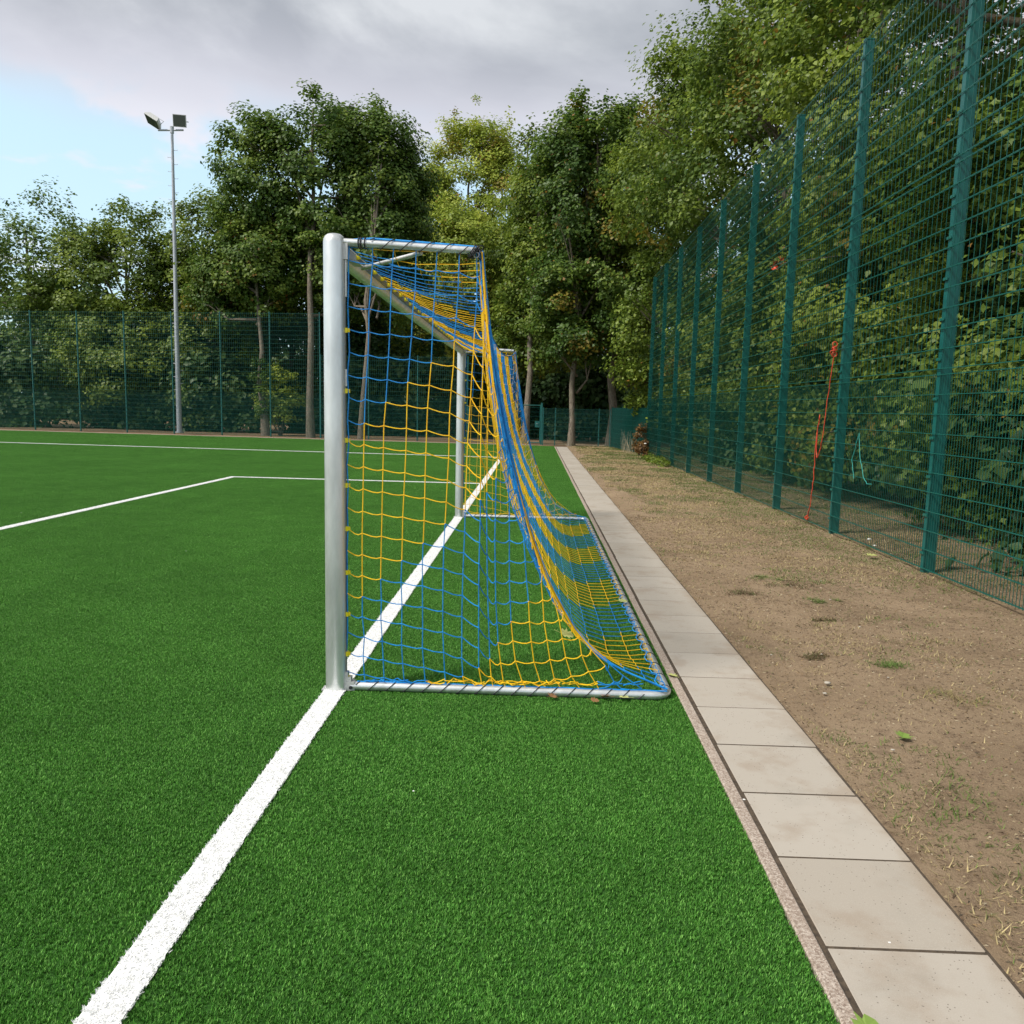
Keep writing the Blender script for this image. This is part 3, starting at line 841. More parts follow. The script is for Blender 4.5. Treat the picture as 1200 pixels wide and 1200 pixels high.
# ------------------------------------------------------------------ goal net
net = empty('goal_net', (0, 0, 0)); tag(net, 'blue and yellow striped knotted goal net laced to the goal frame', 'net')
SIDE = [[(81,4,2459),(75,0,2358),(75,4,2241),(71,2,2121),(75,2,2001),(80,-2,1881),(67,4,1761),(77,-4,1641),(69,-2,1520),(76,-1,1401),(64,2,1280),(71,-2,1162),(64,3,1043),(68,4,924),(64,-3,805),(64,1,683),(64,-4,563),(66,-1,451),(66,-4,341),(58,4,226),(54,-1,115),(86,4,35)],[(203,2,2457),(203,3,2343),(195,-3,2228),(186,-3,2109),(183,1,1989),(181,-3,1868),(172,2,1751),(165,-1,1632),(160,0,1504),(157,4,1389),(155,0,1268),(154,-3,1147),(151,-3,1024),(148,0,901),(148,0,781),(148,1,663),(149,-1,545),(148,1,429),(160,-1,313),(153,1,203),(159,2,95),(165,-3,35)],[(317,-1,2451),(309,0,2334),(303,1,2218),(300,-2,2099),(296,0,1980),(290,1,1859),(283,3,1740),(277,-1,1619),(266,1,1493),(265,-2,1375),(262,0,1254),(260,-3,1133),(257,3,1010),(255,-1,887),(252,3,767),(251,-1,647),(255,3,526),(253,-1,413),(261,-1,293),(266,1,185),(271,3,80),(275,3,35)],[(434,1,2447),(433,-3,2325),(431,1,2208),(418,-2,2089),(413,2,1971),(403,3,1851),(395,0,1728),(391,1,1606),(390,-3,1482),(387,0,1362),(383,-3,1241),(377,1,1119),(372,-1,997),(370,2,873),(369,-4,755),(365,-3,632),(370,1,508),(370,0,396),(369,1,273),(376,3,166),(385,0,66),(397,2,35)],[(546,0,2445),(540,3,2315),(535,1,2196),(528,-3,2076),(524,-1,1956),(520,3,1835),(511,-1,1715),(503,-2,1595),(499,0,1474),(496,-1,1352),(493,1,1229),(492,-1,1106),(490,-2,981),(486,-1,855),(482,-1,736),(483,3,615),(485,4,494),(487,1,372),(487,-3,261),(496,2,148),(506,1,54),(512,3,35)],[(664,-1,2442),(661,-4,2307),(658,1,2191),(651,-3,2072),(642,2,1954),(639,2,1821),(629,-1,1691),(622,4,1570),(621,-3,1448),(620,4,1326),(615,0,1207),(610,2,1086),(605,2,965),(599,4,838),(598,4,716),(598,-4,595),(599,-4,476),(600,0,356),(607,-4,240),(613,1,125),(622,0,44)],[(750,0,2427),(759,1,2283),(757,10,2157),(749,11,2028),(745,8,1899),(738,11,1777),(733,17,1655),(727,16,1529),(720,18,1409),(717,22,1285),(715,19,1166),(712,23,1044),(712,21,921),(709,18,804),(706,14,685),(705,13,565),(704,14,444),(706,13,326),(708,3,209),(716,0,103),(727,2,47)],[(769,-3,2418),(782,-2,2269),(794,-7,2118),(798,-12,1966),(799,-19,1813),(797,-22,1692),(795,-25,1570),(794,-24,1456),(796,-30,1337),(797,-31,1224),(798,-27,1105),(800,-26,989),(798,-25,871),(797,-24,753),(798,-28,635),(800,-24,514),(801,-17,392),(803,-11,273),(805,-6,156),(823,-4,67),(830,4,39)],[(774,-2,2414),(790,4,2243),(806,8,2070),(822,13,1895),(824,15,1718),(828,21,1600),(828,21,1490),(827,28,1372),(828,33,1259),(829,29,1142),(831,31,1023),(834,30,904),(837,31,793),(841,27,674),(846,25,555),(853,17,436),(859,18,318),(865,7,208),(875,4,105),(886,2,52)],[(774,3,2410),(794,0,2231),(814,-9,2050),(833,-12,1868),(856,-16,1684),(871,-12,1576),(888,-18,1455),(886,-19,1339),(881,-21,1225),(881,-23,1113),(881,-20,1000),(881,-22,887),(885,-18,772),(889,-19,658),(893,-15,542),(902,-9,425),(911,-11,308),(927,-3,189),(945,-7,77),(960,0,45)],[(778,4,2410),(793,4,2254),(810,2,2095),(827,5,1936),(847,7,1775),(876,6,1612),(911,9,1448),(939,9,1334),(944,6,1218),(955,7,1101),(957,3,993),(960,5,884),(962,8,770),(965,6,657),(972,3,542),(980,1,427),(992,1,317),(1009,-1,202),(1049,-1,88),(1070,-1,49)],[(778,3,2410),(792,-5,2275),(806,-8,2140),(822,-12,2005),(839,-20,1868),(857,-24,1731),(885,-26,1593),(914,-21,1453),(949,-30,1314),(988,-28,1173),(1028,-24,1031),(1040,-26,887),(1050,-29,776),(1060,-20,663),(1074,-21,550),(1082,-20,435),(1095,-14,319),(1113,-8,201),(1149,-8,94),(1185,1,52)],[(779,-2,2409),(792,0,2281),(806,0,2151),(821,-1,2020),(837,5,1888),(856,4,1755),(881,8,1621),(909,4,1486),(942,6,1350),(979,8,1213),(1018,3,1075),(1058,5,936),(1109,8,796),(1140,3,656),(1152,4,555),(1162,5,434),(1182,2,328),(1202,5,215),(1230,4,104),(1266,3,54)],[(780,-2,2409),(793,0,2285),(806,-2,2159),(821,-2,2033),(837,-2,1906),(856,0,1778),(879,-1,1649),(906,-7,1519),(936,-1,1388),(970,-3,1256),(1008,-6,1124),(1045,-2,990),(1091,-4,856),(1145,-3,721),(1208,-3,586),(1245,-6,449),(1267,-3,340),(1289,-2,232),(1324,-4,125),(1371,2,58)],[(780,0,2410),(793,2,2288),(807,0,2164),(822,-7,2039),(839,-7,1914),(858,-7,1789),(880,-12,1662),(906,-7,1535),(935,-11,1407),(968,-13,1278),(1005,-9,1148),(1042,-10,1017),(1084,-13,886),(1135,-8,753),(1194,-6,619),(1269,-10,487),(1360,-4,351),(1377,-5,250),(1419,-2,155),(1478,-3,60)],[(780,4,2410),(794,-1,2291),(807,-3,2170),(821,4,2050),(838,5,1929),(858,1,1806),(879,5,1683),(904,5,1559),(932,4,1434),(963,5,1308),(998,-1,1182),(1034,5,1054),(1072,1,926),(1120,0,798),(1174,2,668),(1241,4,537),(1319,1,408),(1431,-2,278),(1511,-1,190),(1563,-1,100),(1605,2,61)],[(781,0,2410),(794,2,2292),(807,10,2173),(822,10,2053),(840,13,1931),(859,20,1810),(881,21,1686),(906,24,1562),(933,23,1437),(965,27,1312),(1000,28,1185),(1036,31,1057),(1073,22,930),(1121,24,801),(1175,22,672),(1240,20,542),(1318,19,412),(1427,12,284),(1533,9,200),(1613,4,135),(1719,2,65)]]


def sag(a, b, s, k=3, wob_=0.0):
    pts_ = [a]
    for i in range(1, k):
        t_ = i / k; p = a.lerp(b, t_); p.z -= s * 4 * t_ * (1 - t_) * (.55 + .9 * t_); pts_.append(p)
    pts_.append(b); return pts_


def knot(mb, p, r):
    mb.add([p + V(d) * r for d in ((1, 0, 0), (-1, 0, 0), (0, 1, 0), (0, -1, 0), (0, 0, 1), (0, 0, -1))],
           [(0, 2, 4), (2, 1, 4), (1, 3, 4), (3, 0, 4), (2, 0, 5), (1, 2, 5), (3, 1, 5), (0, 3, 5)])


def side_net(y0, s, colour, label_b, label_y, rr):
    B = {0: MB(), 1: MB()}
    K = [[V((p[0] / 1000, y0 + s * p[1] / 1000, p[2] / 1000)) for p in c] for c in SIDE]
    rb = random.Random(3)
    for i, c in enumerate(K):
        for j in range(len(c) - 1):
            q = colour(i, j)
            if i == 0: continue
            B[q].tube(sag(c[j], c[j + 1], 0, 1), rr, 5, False); knot(B[q], c[j], rr * 1.9)
    for i in range(len(K) - 1):
        for j in range(1, min(len(K[i]), len(K[i + 1]))):
            a, b = K[i][j], K[i + 1][j]; q = colour(i, j)
            if a.z < .06 and b.z < .06: continue
            if i >= 10 and (a - b).length < .012: continue
            ln = (a - b).length; sg = max(0, .118 - ln) * .28 + .0065
            p = sag(a, b, sg, 4)
            for m_ in p[1:-1]: m_.y += rb.uniform(-.003, .003)
            B[q].tube(p, rr, 5, False)
    # gathered last loops lying on the base bar
    for i in range(1, len(K) - 1):
        a = K[i][-1]; b = K[i + 1][-1]
        if (b - a).length < .01: continue
        q = colour(i, len(K[i]) - 1)
        for w in range(2):
            p = [a.lerp(b, t_) + V((rb.uniform(-.01, .01), rb.uniform(-.02, .02), .018 + rb.uniform(-.004, .022))) for t_ in (0, .3, .6, 1)]
            B[q].tube(p, rr, 5, False)
    o0 = B[0].build('side_netting', 'blue', net); o1 = B[1].build('side_netting', 'yellow', net)
    tag(o0, label_b, kind='stuff'); tag(o1, label_y, kind='stuff')
    mb = MB(); mb.tube([c for c in K[0]], rr * 1.35, 6, False); mb.build('edge_rope', 'blue', net)


def near_col(i, j):
    n = i + j; return 0 if n < 9 else (1 if n < 17 else (0 if n < 25 else (1 if n < 33 else 0)))


side_net(0, 1, near_col, 'blue cords of the near side netting', 'yellow cords of the near side netting', .0030)
side_net(GL, -1, lambda i, j: 0 if i + j < 7 or (i > 8 and j < 13) else 1, 'blue cords of the far side netting', 'yellow cords of the far side netting', .0026)

NEARP = [(.782, 2.414), (.803, 2.218), (.825, 2.042), (.846, 1.909), (.877, 1.73), (.913, 1.549), (.943, 1.413), (.979, 1.275), (1.025, 1.113), (1.071, .95), (1.131, .786), (1.192, .644), (1.242, .549), (1.341, .382), (1.464, .249), (1.586, .17), (1.731, .115), (1.862, .062)]
FARP = [(.762, 2.386), (.818, 2.075), (.904, 1.592), (1.002, 1.104), (1.164, .613), (1.398, .245), (1.652, .095), (1.862, .050)]


def arc(P, n):
    P = np.array(P); d = np.r_[0, np.cumsum(np.linalg.norm(np.diff(P, axis=0), axis=1))]; t_ = np.linspace(0, d[-1], n)
    return np.stack([np.interp(t_, d, P[:, 0]), np.interp(t_, d, P[:, 1])], -1)


NB, NR, NK = 22, 6, 64
MIDP = [(.765, 2.40), (.778, 2.05), (.808, 1.75), (.86, 1.4), (.955, 1.0), (1.065, .72), (1.165, .5), (1.25, .34), (1.33, .21), (1.41, .125), (1.50, .06), (1.60, .036), (1.74, .036), (1.862, .055)]
PN, PF, PM = arc(NEARP, NB + 1), arc(FARP, NB + 1), arc(MIDP, NB + 1)
r = np.random.RandomState(8)
GRID = []
for k in range(NK + 1):
    t = k / NK; Y = .012 + t * (GL - .024); sg = .21 * math.sin(math.pi * t) ** .6; wm = min(1, k / 7, (NK - k) / 7); wm = wm * wm * (3 - 2 * wm)
    zb = 2.425 - .02 * math.sin(math.pi * t); prof = (PN * (1 - t) + PF * t) * (1 - wm) + PM * wm; row = []
    inw = .07 * math.sin(math.pi * t) ** .5; rx, rz = prof[0, 0] - inw, prof[0, 1] - sg
    for s in range(NR):
        u = s / NR; dz = -.035 * math.sin(math.pi * u) * (1 if 0 < k < NK else .2)
        row.append(V((.085 + (rx - .085) * u, Y + r.uniform(-.008, .008), zb + (rz - zb) * u + dz + r.uniform(-.004, .004))))
    for s in range(NB + 1):
        f = (prof[s, 1] - .05) / (prof[0, 1] - .05); bulge = .03 * math.sin(math.pi * t) * math.sin(math.pi * s / NB)
        row.append(V((prof[s, 0] - inw * (1 - s / NB) ** 2 + (r.uniform(-.004, .004) if 0 < k < NK else 0), Y + (r.uniform(-.004, .004) if 0 < s < NB and 0 < k < NK else 0),
                      max(.028, prof[s, 1] - sg * f * f - bulge * .3))))
    GRID.append(row)
B = {(a, q): MB() for a in ('roof', 'rear') for q in (0, 1)}
NS = NR + NB
for k in range(NK + 1):
    for s in range(NS + 1):
        q = 1 if (k - s + 24 + (NK * 16)) % 16 < 8 else 0
        w = 'roof' if s < NR else 'rear'
        if s < NS:
            a, b = GRID[k][s], GRID[k][s + 1]; B[w, q].tube([a, b], .0028, 4, False)
        if k < NK:
            a, b = GRID[k][s], GRID[k + 1][s]
            B[w, q].tube(sag(a, b, .008, 2), .0026, 4, False)
for (w, q), mbb in B.items():
    o = mbb.build(w + '_netting', 'yellow' if q else 'blue', net); tag(o, ('yellow' if q else 'blue') + ' cords of the ' + w + ' netting', kind='stuff')
# thick blue ropes: rear corners, head line, foot line
for k, nm in ((0, 'near'), (NK, 'far')):
    mb = MB(); y = GRID[k][0].y
    P = PN if k == 0 else PF
    mb.tube([(p[0] + .004, y, p[1]) for p in arc(P, 40)], .0042, 6); mb.build('corner_rope', 'cyan', net)
    mb = MB()
    mb.tube([(p[0] - .010 + .006 * math.sin(i * 1.3), y + .012 * math.sin(i * .9), p[1]) for i, p in enumerate(arc(P, 40))], .0030, 5)
    mb.build('corner_rope', 'blue', net)
mb = MB(); mb.tube([GRID[k][NR] + V((0, 0, .004)) for k in range(NK + 1)], .0055, 6); mb.build('head_rope', 'blue', net)
mb = MB(); mb.tube([V((.085, .0, 2.462)), V((.2, -.004, 2.470)), V((.45, .004, 2.458)), V((.752, 0, 2.438))], .0055, 6); mb.build('arm_rope', 'cyan', net)
mb = MB()
for k in range(0, NK, 2):
    g0, g1 = GRID[k][NS], GRID[min(k + 2, NK)][NS]
    mb.tube([g0 + V((-.018, 0, .014)), g0.lerp(g1, .3) + V((-.040, 0, .0)), g0.lerp(g1, .7) + V((-.044, 0, -.004)), g1 + V((-.018, 0, .014))], .0034, 5, False)
mb.build('foot_rope', 'cyan', net)
mb = MB(); mb.tube([V((x_, .004 * math.sin(x_ * 30), .056)) for x_ in np.linspace(.12, 1.86, 60)], .0035, 5); mb.build('foot_rope', 'blue', net)


def helix(mb, a, b, rad, pitch, rr=.0028, tight=.35):
    a = V(a); b = V(b); L = (b - a).length; d = (b - a).normalized(); u = d.cross(V((0, 0, 1))).normalized(); w = u.cross(d)
    n = int(L / pitch); pts_ = []
    for i in range(n * 12 + 1):
        t_ = i / 12; ph = t_ - int(t_)
        # slanting half turn over the front, quick return behind
        along = (int(t_) + ph) * pitch
        an = 2 * math.pi * ph + .5
        pts_.append(a + d * (along + .012 * math.sin(an)) + (u * math.cos(an) + w * math.sin(an)) * (rad + rr))
    mb.tube(pts_, rr, 5)


mb = MB()
helix(mb, (.11, 0, ZB), (BX - .1, 0, ZB), .0245, .101)
helix(mb, (BX, .05, ZB), (BX, GL - .1, ZB), .0245, .205)
helix(mb, (.11, GL, ZB), (BX - .1, GL, ZB), .0245, .12)
helix(mb, (.19, 0, 2.446), (.74, 0, 2.4215), .0245, .103)
helix(mb, (.1, GL, 2.448), (.74, GL, 2.4215), .0245, .103)
for x_ in (.135, .148, .168): mb.tube([V((x_ + .004 * math.cos(t_), .026 * math.cos(t_), 2.447 + .028 * math.sin(t_))) for t_ in np.linspace(0, 2 * math.pi, 10)], .0035, 5)
for _ in range(9):
    c = V((.752 + r.uniform(-.02, .018), r.uniform(-.02, .02), 2.42 + r.uniform(-.02, .015))); nn_ = V(r.normal(0, 1, 3)).normalized(); u_ = nn_.orthogonal()
    mb.tube([c + (u_ * math.cos(t_) + nn_.cross(u_) * math.sin(t_)) * .022 for t_ in np.linspace(0, 2 * math.pi, 9)], .0035, 5)
mb.build('lacing_cord', 'black', net)

# ------------------------------------------------------------------ floodlight mast
mast = empty('floodlight_mast', (-17.0, 36.3, -.05)); tag(mast, 'tall galvanised floodlight mast with climbing pegs and two lamps', 'floodlight')
mb = MB(); mb.tube([(0, 0, 0), (.0, 0, 5), (.03, 0, 10), (.06, 0, 14.6)], [.135, .112, .085, .062], 14); mb.tube([(0, 0, -.02), (0, 0, .12)], .2, 14); mb.build('pole', 'galv', mast)
mb = MB(); mb.tube([(0, 0, 0), (.19, 0, 0), (.19, 0, .03)], .012, 5); me_peg = mb.mesh('step_peg'); me_peg.materials.append(M['galv'])
for i in range(36):
    z = 2.2 + i * .33; o = link('step_peg', me_peg, None, mast, (z / 14.6 * .06 + (.05 if i % 2 else -.05), 0, z)); o.rotation_euler.z = 0 if i % 2 else math.pi
mb = MB(); mb.tube([(-.62, 0, 14.68), (.62, 0, 14.70)], .045, 8); mb.tube([(.06, 0, 14.55), (.06, 0, 14.86)], .09, 10); mb.build('crossarm', 'galv', mast)


def flood(loc, nrm, xax, label, sc):
    nrm = V(nrm).normalized(); xa = V(xax); xa = (xa - nrm * xa.dot(nrm)).normalized(); ya = nrm.cross(xa)
    mtx = Matrix((xa, ya, nrm)).transposed().to_4x4() @ Matrix.Scale(sc, 4); mtx.translation = V(loc)
    mb = MB(); a, b = (.34, .30), (.22, .20)
    vs = [(sx * a[0], sy * a[1], 0) for sx, sy in ((-1, -1), (1, -1), (1, 1), (-1, 1))] + [(sx * a[0], sy * a[1], -.07) for sx, sy in ((-1, -1), (1, -1), (1, 1), (-1, 1))] + [(sx * b[0], sy * b[1], -.26) for sx, sy in ((-1, -1), (1, -1), (1, 1), (-1, 1))]
    fs = [(0, 1, 5, 4), (1, 2, 6, 5), (2, 3, 7, 6), (3, 0, 4, 7), (4, 5, 9, 8), (5, 6, 10, 9), (6, 7, 11, 10), (7, 4, 8, 11), (11, 10, 9, 8), (0, 3, 2, 1)]
    mb.add([mtx @ V(v) for v in vs], fs); h = mb.build('floodlight', 'lamp_body', mast); tag(h, label)
    mb = MB(); mb.box(-.31, .31, -.27, .27, .003, .012, mtx); mb.build('lens', 'lamp_glass', h)
    mb = MB(); mb.tube([mtx @ V((-.36, 0, -.1)), mtx @ V((-.36, 0, -.34)), mtx @ V((.36, 0, -.34)), mtx @ V((.36, 0, -.1))], .018, 5); mb.build('bracket', 'galv', h)


flood((-.86, -.10, 15.02), (-.50, -.42, -.76), (.80, -.1, -.55), 'left lamp head tilted to the side', 1.08)
flood((.50, -.15, 15.08), (.06, -.95, -.20), (1, 0, -.06), 'right lamp head facing the pitch', .92)

# ------------------------------------------------------------------ cords tied to the side fence
FX = 5.17
mb = MB(); rp = random.Random(2)
def rope_pts(P, j=.006): return [V((FX - .018 + rp.uniform(-j, j), y + rp.uniform(-j, j), z)) for y, z in P]
def dens(P, n=5):
    out = []
    for a, b in zip(P[:-1], P[1:]):
        for i in range(n): out.append((a[0] + (b[0] - a[0]) * i / n, a[1] + (b[1] - a[1]) * i / n))
    return out + [P[-1]]
mb.tube(rope_pts(dens([(6.97, 2.55), (7.04, 2.2), (7.12, 1.8), (7.16, 1.5), (7.22, 1.25), (7.30, 1.05), (7.37, 1.00), (7.42, 1.08), (7.42, 1.45), (7.36, 1.62), (7.43, 1.35), (7.45, .9), (7.46, .55), (7.52, .28), (7.60, .12)])), .0065, 6)
for _ in range(7):
    c = V((FX - .03 + rp.uniform(-.015, .01), 6.96 + rp.uniform(-.03, .03), 2.53 + rp.uniform(-.10, .05))); a_ = V((rp.gauss(0, 1), rp.gauss(0, 1), rp.gauss(0, 1))).normalized(); b_ = a_.orthogonal()
    mb.tube([c + (b_ * math.cos(t_) + a_.cross(b_) * math.sin(t_)) * .024 for t_ in np.linspace(0, 2 * math.pi, 9)], .0075, 6)
mb.tube([V((FX - .02, 7.60, .13)), V((FX - .04, 7.63, .10)), V((FX - .02, 7.60, .07)), V((FX - .01, 7.58, .11))], .014, 6)
tag(mb.build('hanging_rope', 'red'), 'bright red rope knotted to the tall side fence and hanging down', 'rope')
mb = MB(); mb.tube(rope_pts(dens([(5.98, .82), (6.08, 1.05), (5.92, 1.40), (5.84, 1.1), (5.68, .86), (5.56, .79), (5.42, .80)]), .004), .0045, 6)
tag(mb.build('looped_string', 'teal_rope'), 'thin turquoise cord looped through the right fence mesh', 'cord')

# ------------------------------------------------------------------ trees
T_ = tree
FG = 'trees behind the far fence'
T_('maple_tree', 'tallest dark maple with pale trunk standing just left of the goal post', 'tree', (-9.75, 34.4, -.05), wob(16, 9, (-.4, 2.2), .10, 3),
   [(-.2, 3.0, 12.3, 3.2, 3.0, 3.9), (-3.0, 3.2, 12.6, 2.5, 2.6, 3.1), (2.4, 3.2, 12.6, 2.5, 2.6, 3.7), (.1, 3, 8.8, 2.8, 2.6, 2.2)], 400, 170, .19, 'maple', 31, FG, 26, .19, clump_r=.72, spires=14, shell=.45)
T_('maple_tree', 'leaning maple with thin crown and ivy trunk left of the tallest tree', 'tree', (-12.2, 35.2, -.05), [(0, 0, -.1), (-.1, .1, 1.2), (-.35, .2, 2.6), (-.25, .4, 4.2), (-.5, .7, 6), (-.8, 1, 9)],
   [(-.9, 2.2, 8.6, 2.5, 2.4, 2.2), (-2.4, 2.5, 7.2, 2.0, 2.2, 1.8)], 200, 150, .18, 'maple', 32, FG, 5, .20, clump_r=.7, spires=5, yellow=.08)
T_('maple_tree', 'slim forked maple seen through the upper goal net', 'tree', (-7.25, 34.2, -.05), [(0, 0, -.1), (.05, .1, 1.5), (.22, .1, 3.4), (.30, .3, 5), (.1, .5, 6.6), (.4, .8, 9), (.7, 1.2, 13)],
   [(.2, 3.6, 12.9, 1.9, 2.5, 3.1), (.1, 3.4, 9.4, 2.2, 2.6, 2.8), (1.0, 3.8, 11.2, 1.5, 2.5, 2.8)], 250, 160, .18, 'maple', 33, FG, 18, .17, clump_r=.72, spires=8)
T_('oak_tree', 'broad green tree rising directly behind the floodlight mast', 'tree', (-17.3, 41, -.05), wob(11, 6, (.6, 0), .15, 5),
   [(.6, 0, 9.2, 3.0, 2.8, 3.4), (-1.6, .2, 7.0, 2.6, 2.6, 3.2), (2.8, 0, 8.3, 2.6, 2.6, 3.6), (.5, -.8, 4.2, 3.6, 2.4, 3.2)], 380, 160, .19, 'olive', 34, FG, 16, .2, clump_r=.75, spires=9)
T_('oak_tree', 'olive green rounded tree at the left edge of the photo', 'tree', (-22.0, 41, -.05), wob(10, 6, (.2, 0), .15, 6),
   [(.4, 0, 8.4, 3.3, 2.8, 3.4), (-2.2, .2, 7.2, 3.0, 2.8, 3.4), (.6, -1.0, 4.3, 3.6, 2.4, 3.0)], 330, 160, .19, 'olive', 35, FG, 12, .2, dens=.8, clump_r=.75, spires=6)
T_('oak_tree', 'rounded green tree next along outside the left edge', 'tree', (-28.0, 42, -.05), wob(11, 6, (.2, 0), .15, 7),
   [(.2, 0, 9.0, 3.8, 2.8, 3.8), (.4, -.8, 4.3, 4.2, 2.4, 3.2)], 190, 140, .20, 'maple', 36, FG, 8, .2, dens=.6, clump_r=.85, spires=6)
T_('oak_tree', 'last green tree at the far left end of the row', 'tree', (-34.0, 43, -.05), wob(11, 6, (.2, 0), .15, 8),
   [(.2, 0, 9.6, 3.8, 2.8, 4.2), (.4, -.8, 4.3, 4.2, 2.4, 3.2)], 170, 130, .20, 'olive', 37, FG, 8, .2, dens=.6, clump_r=.85, spires=6)
T_('birch_tree', 'dark tree filling the gap behind the two bare trunks', 'tree', (-13.2, 43, -.05), wob(11, 6, (.2, 0), .15, 9),
   [(0, 0, 8.2, 3.2, 2.6, 3.0), (2.8, 0, 7.0, 2.8, 2.6, 2.8), (.4, -.8, 4.0, 4.2, 2.4, 3.2)], 330, 160, .19, 'deep', 38, FG, 12, .2, clump_r=.8, spires=3)
T_('poplar_tree', 'tall pale yellow green poplar in the middle distance', 'tree', (-4.2, 55, -.05), wob(20, 7, (.2, 0), .2, 10),
   [(0, 0, 16.4, 3.1, 2.6, 5.4), (-2.4, 0, 14.0, 2.2, 2.4, 4.0), (2.5, 0, 15.0, 2.2, 2.4, 4.8), (.2, 0, 9.2, 4.0, 2.6, 4.6)], 640, 170, .20, 'yellow', 39, FG, 18, .2, clump_r=.85, spires=16, yellow=.1)
T_('birch_tree', 'light green tree below and in front of the yellow poplar', 'tree', (-3.6, 45, -.05), wob(12, 7, (.2, 0), .2, 11),
   [(.5, 0, 9.6, 3.6, 2.6, 3.6), (-1.8, -.4, 5.6, 3.6, 2.4, 3.4), (2.4, -.4, 5.6, 3.0, 2.4, 3.4)], 400, 160, .19, 'yellow', 40, FG, 16, .2, clump_r=.78, spires=4, yellow=.05)
T_('maple_tree', 'dense olive maple behind the far gate', 'tree', (.62, 33.6, -.05), wob(14, 8, (.5, 2.0), .10, 12),
   [(1.5, 2.8, 11.3, 2.2, 2.6, 3.7), (.9, 2.6, 8.0, 2.0, 2.4, 2.8), (2.4, 2.2, 8.2, 2.1, 2.4, 3.0), (.9, 2.2, 5.4, 2.3, 2.0, 1.9)], 420, 160, .18, 'olive', 41, FG, 20, .17, clump_r=.72, spires=7, yellow=.05)
T_('maple_tree', 'green maple with bare light trunk at the end of the path', 'tree', (2.72, 32.1, -.05), [(0, 0, -.1), (.02, .05, 1.2), (-.05, .1, 2.8), (.1, .1, 4.5), (.05, .2, 6.5), (.3, .3, 9), (.4, .4, 12)],
   [(.6, .8, 11.0, 2.4, 2.6, 3.9), (1.6, .4, 8.0, 2.0, 2.2, 2.8), (-.6, .8, 6.6, 1.5, 1.8, 1.9), (.3, 0, 4.6, 1.5, 1.3, .8)], 330, 160, .17, 'maple', 42, FG, 20, .165, clump_r=.66, spires=8, yellow=.06)
T_('maple_tree', 'dark trunked maple in the far right corner behind the low fence', 'tree', (4.6, 33.3, -.05), [(0, 0, -.1), (.1, 0, 1.5), (-.1, .1, 3.2), (.2, .1, 5), (.4, .2, 8), (.5, .4, 11)],
   [(1.2, .8, 9.6, 3.2, 3.0, 4.6), (2.0, .2, 5.4, 2.4, 2.2, 2.6)], 320, 160, .17, 'olive', 43, FG, 14, .24, clump_r=.7, spires=5, yellow=.05)

T_('oak_tree', 'green tree filling the gap behind the slim forked maple', 'tree', (-9.5, 49, -.05), wob(13, 6, (.2, 0), .15, 14),
   [(0, 0, 10.0, 3.6, 2.4, 4.2), (2.6, 0, 8.0, 3.0, 2.4, 4.0)], 240, 130, .21, 'olive', 44, FG, 0, .2, clump_r=.85, spires=4)
T_('oak_tree', 'green tree closing the view behind the far gate', 'tree', (2.6, 42, -.05), wob(13, 6, (.2, 0), .15, 15),
   [(0, 0, 11.0, 4.2, 2.2, 4.6), (-1.6, 0, 6.0, 3.6, 2.0, 3.6), (2.2, 0, 6.4, 3.0, 2.0, 3.6)], 290, 130, .20, 'olive', 45, FG, 0, .2, clump_r=.8, spires=4)

RG = 'maples overhanging the tall side fence'
def right_tree(y, x, label, seed, lobes, nc, per, size, pal, mp=False, yl=.03, **kw):
    size *= .93; per = int(per * 1.12); yl *= .6
    h = 12
    return T_('maple_tree', label, 'tree', (x, y, -.05), wob(h, 7, (-.5, 0), .18, seed), lobes, nc, per, size, pal, seed, RG, 16, .21, dens=1.0 if y > 3 else .7, yellow=yl, maple=mp,
              keep=lambda c: (c[:, 0] < 2.2) & ((c[:, 0] + x > 6.0) | (c[:, 2] > 7.3) | (c[:, 1] + y > 26.6)), **kw)
right_tree(27.6, 8.3, 'maple over the far end of the tall fence, its low boughs hanging past it', 51, [(-.3, 0, 9.6, 4.1, 3.4, 5.4), (-1.5, .6, 5.0, 2.3, 2.2, 2.6), (-2.9, -1.2, 3.4, 1.0, 1.2, 1.9)], 350, 170, .145, 'olive', clump_r=.66, spires=8)
right_tree(22.0, 8.8, 'tall olive maple second from the far end of the tall fence', 52, [(-.2, 0, 9.3, 4.4, 3.4, 5.2), (-1.4, 0, 3.8, 2.0, 2.8, 3.0)], 360, 200, .135, 'olive', clump_r=.66, spires=8)
right_tree(16.6, 8.9, 'large maple towering over the middle of the tall fence', 53, [(-.2, 0, 8.6, 4.0, 3.4, 5.0), (-1.4, 0, 3.4, 2.1, 2.8, 2.8)], 370, 260, .12, 'olive', clump_r=.62, spires=8, yl=.07)
right_tree(11.6, 9.1, 'near maple with yellowing leaves above the fence posts', 54, [(0, 0, 8.2, 4.0, 3.2, 5.0), (-1.5, 0, 3.2, 2.1, 2.7, 2.7)], 380, 300, .110, 'olive', clump_r=.6, spires=4, yl=.08)
right_tree(6.8, 9.0, 'nearest large maple with big lobed leaves behind the right fence', 55, [(-.1, 0, 7.8, 3.5, 3.0, 4.8), (-1.6, 0, 3.0, 1.9, 2.7, 2.6)], 320, 220, .105, 'maple', mp=True, clump_r=.6, yl=.04)
right_tree(2.6, 9.2, 'maple at the near right edge partly out of view', 56, [(-.1, 0, 7.4, 3.3, 2.8, 4.6), (-1.4, 0, 3.0, 1.9, 2.4, 2.6)], 220, 170, .11, 'maple', mp=True, clump_r=.65, yl=.04)


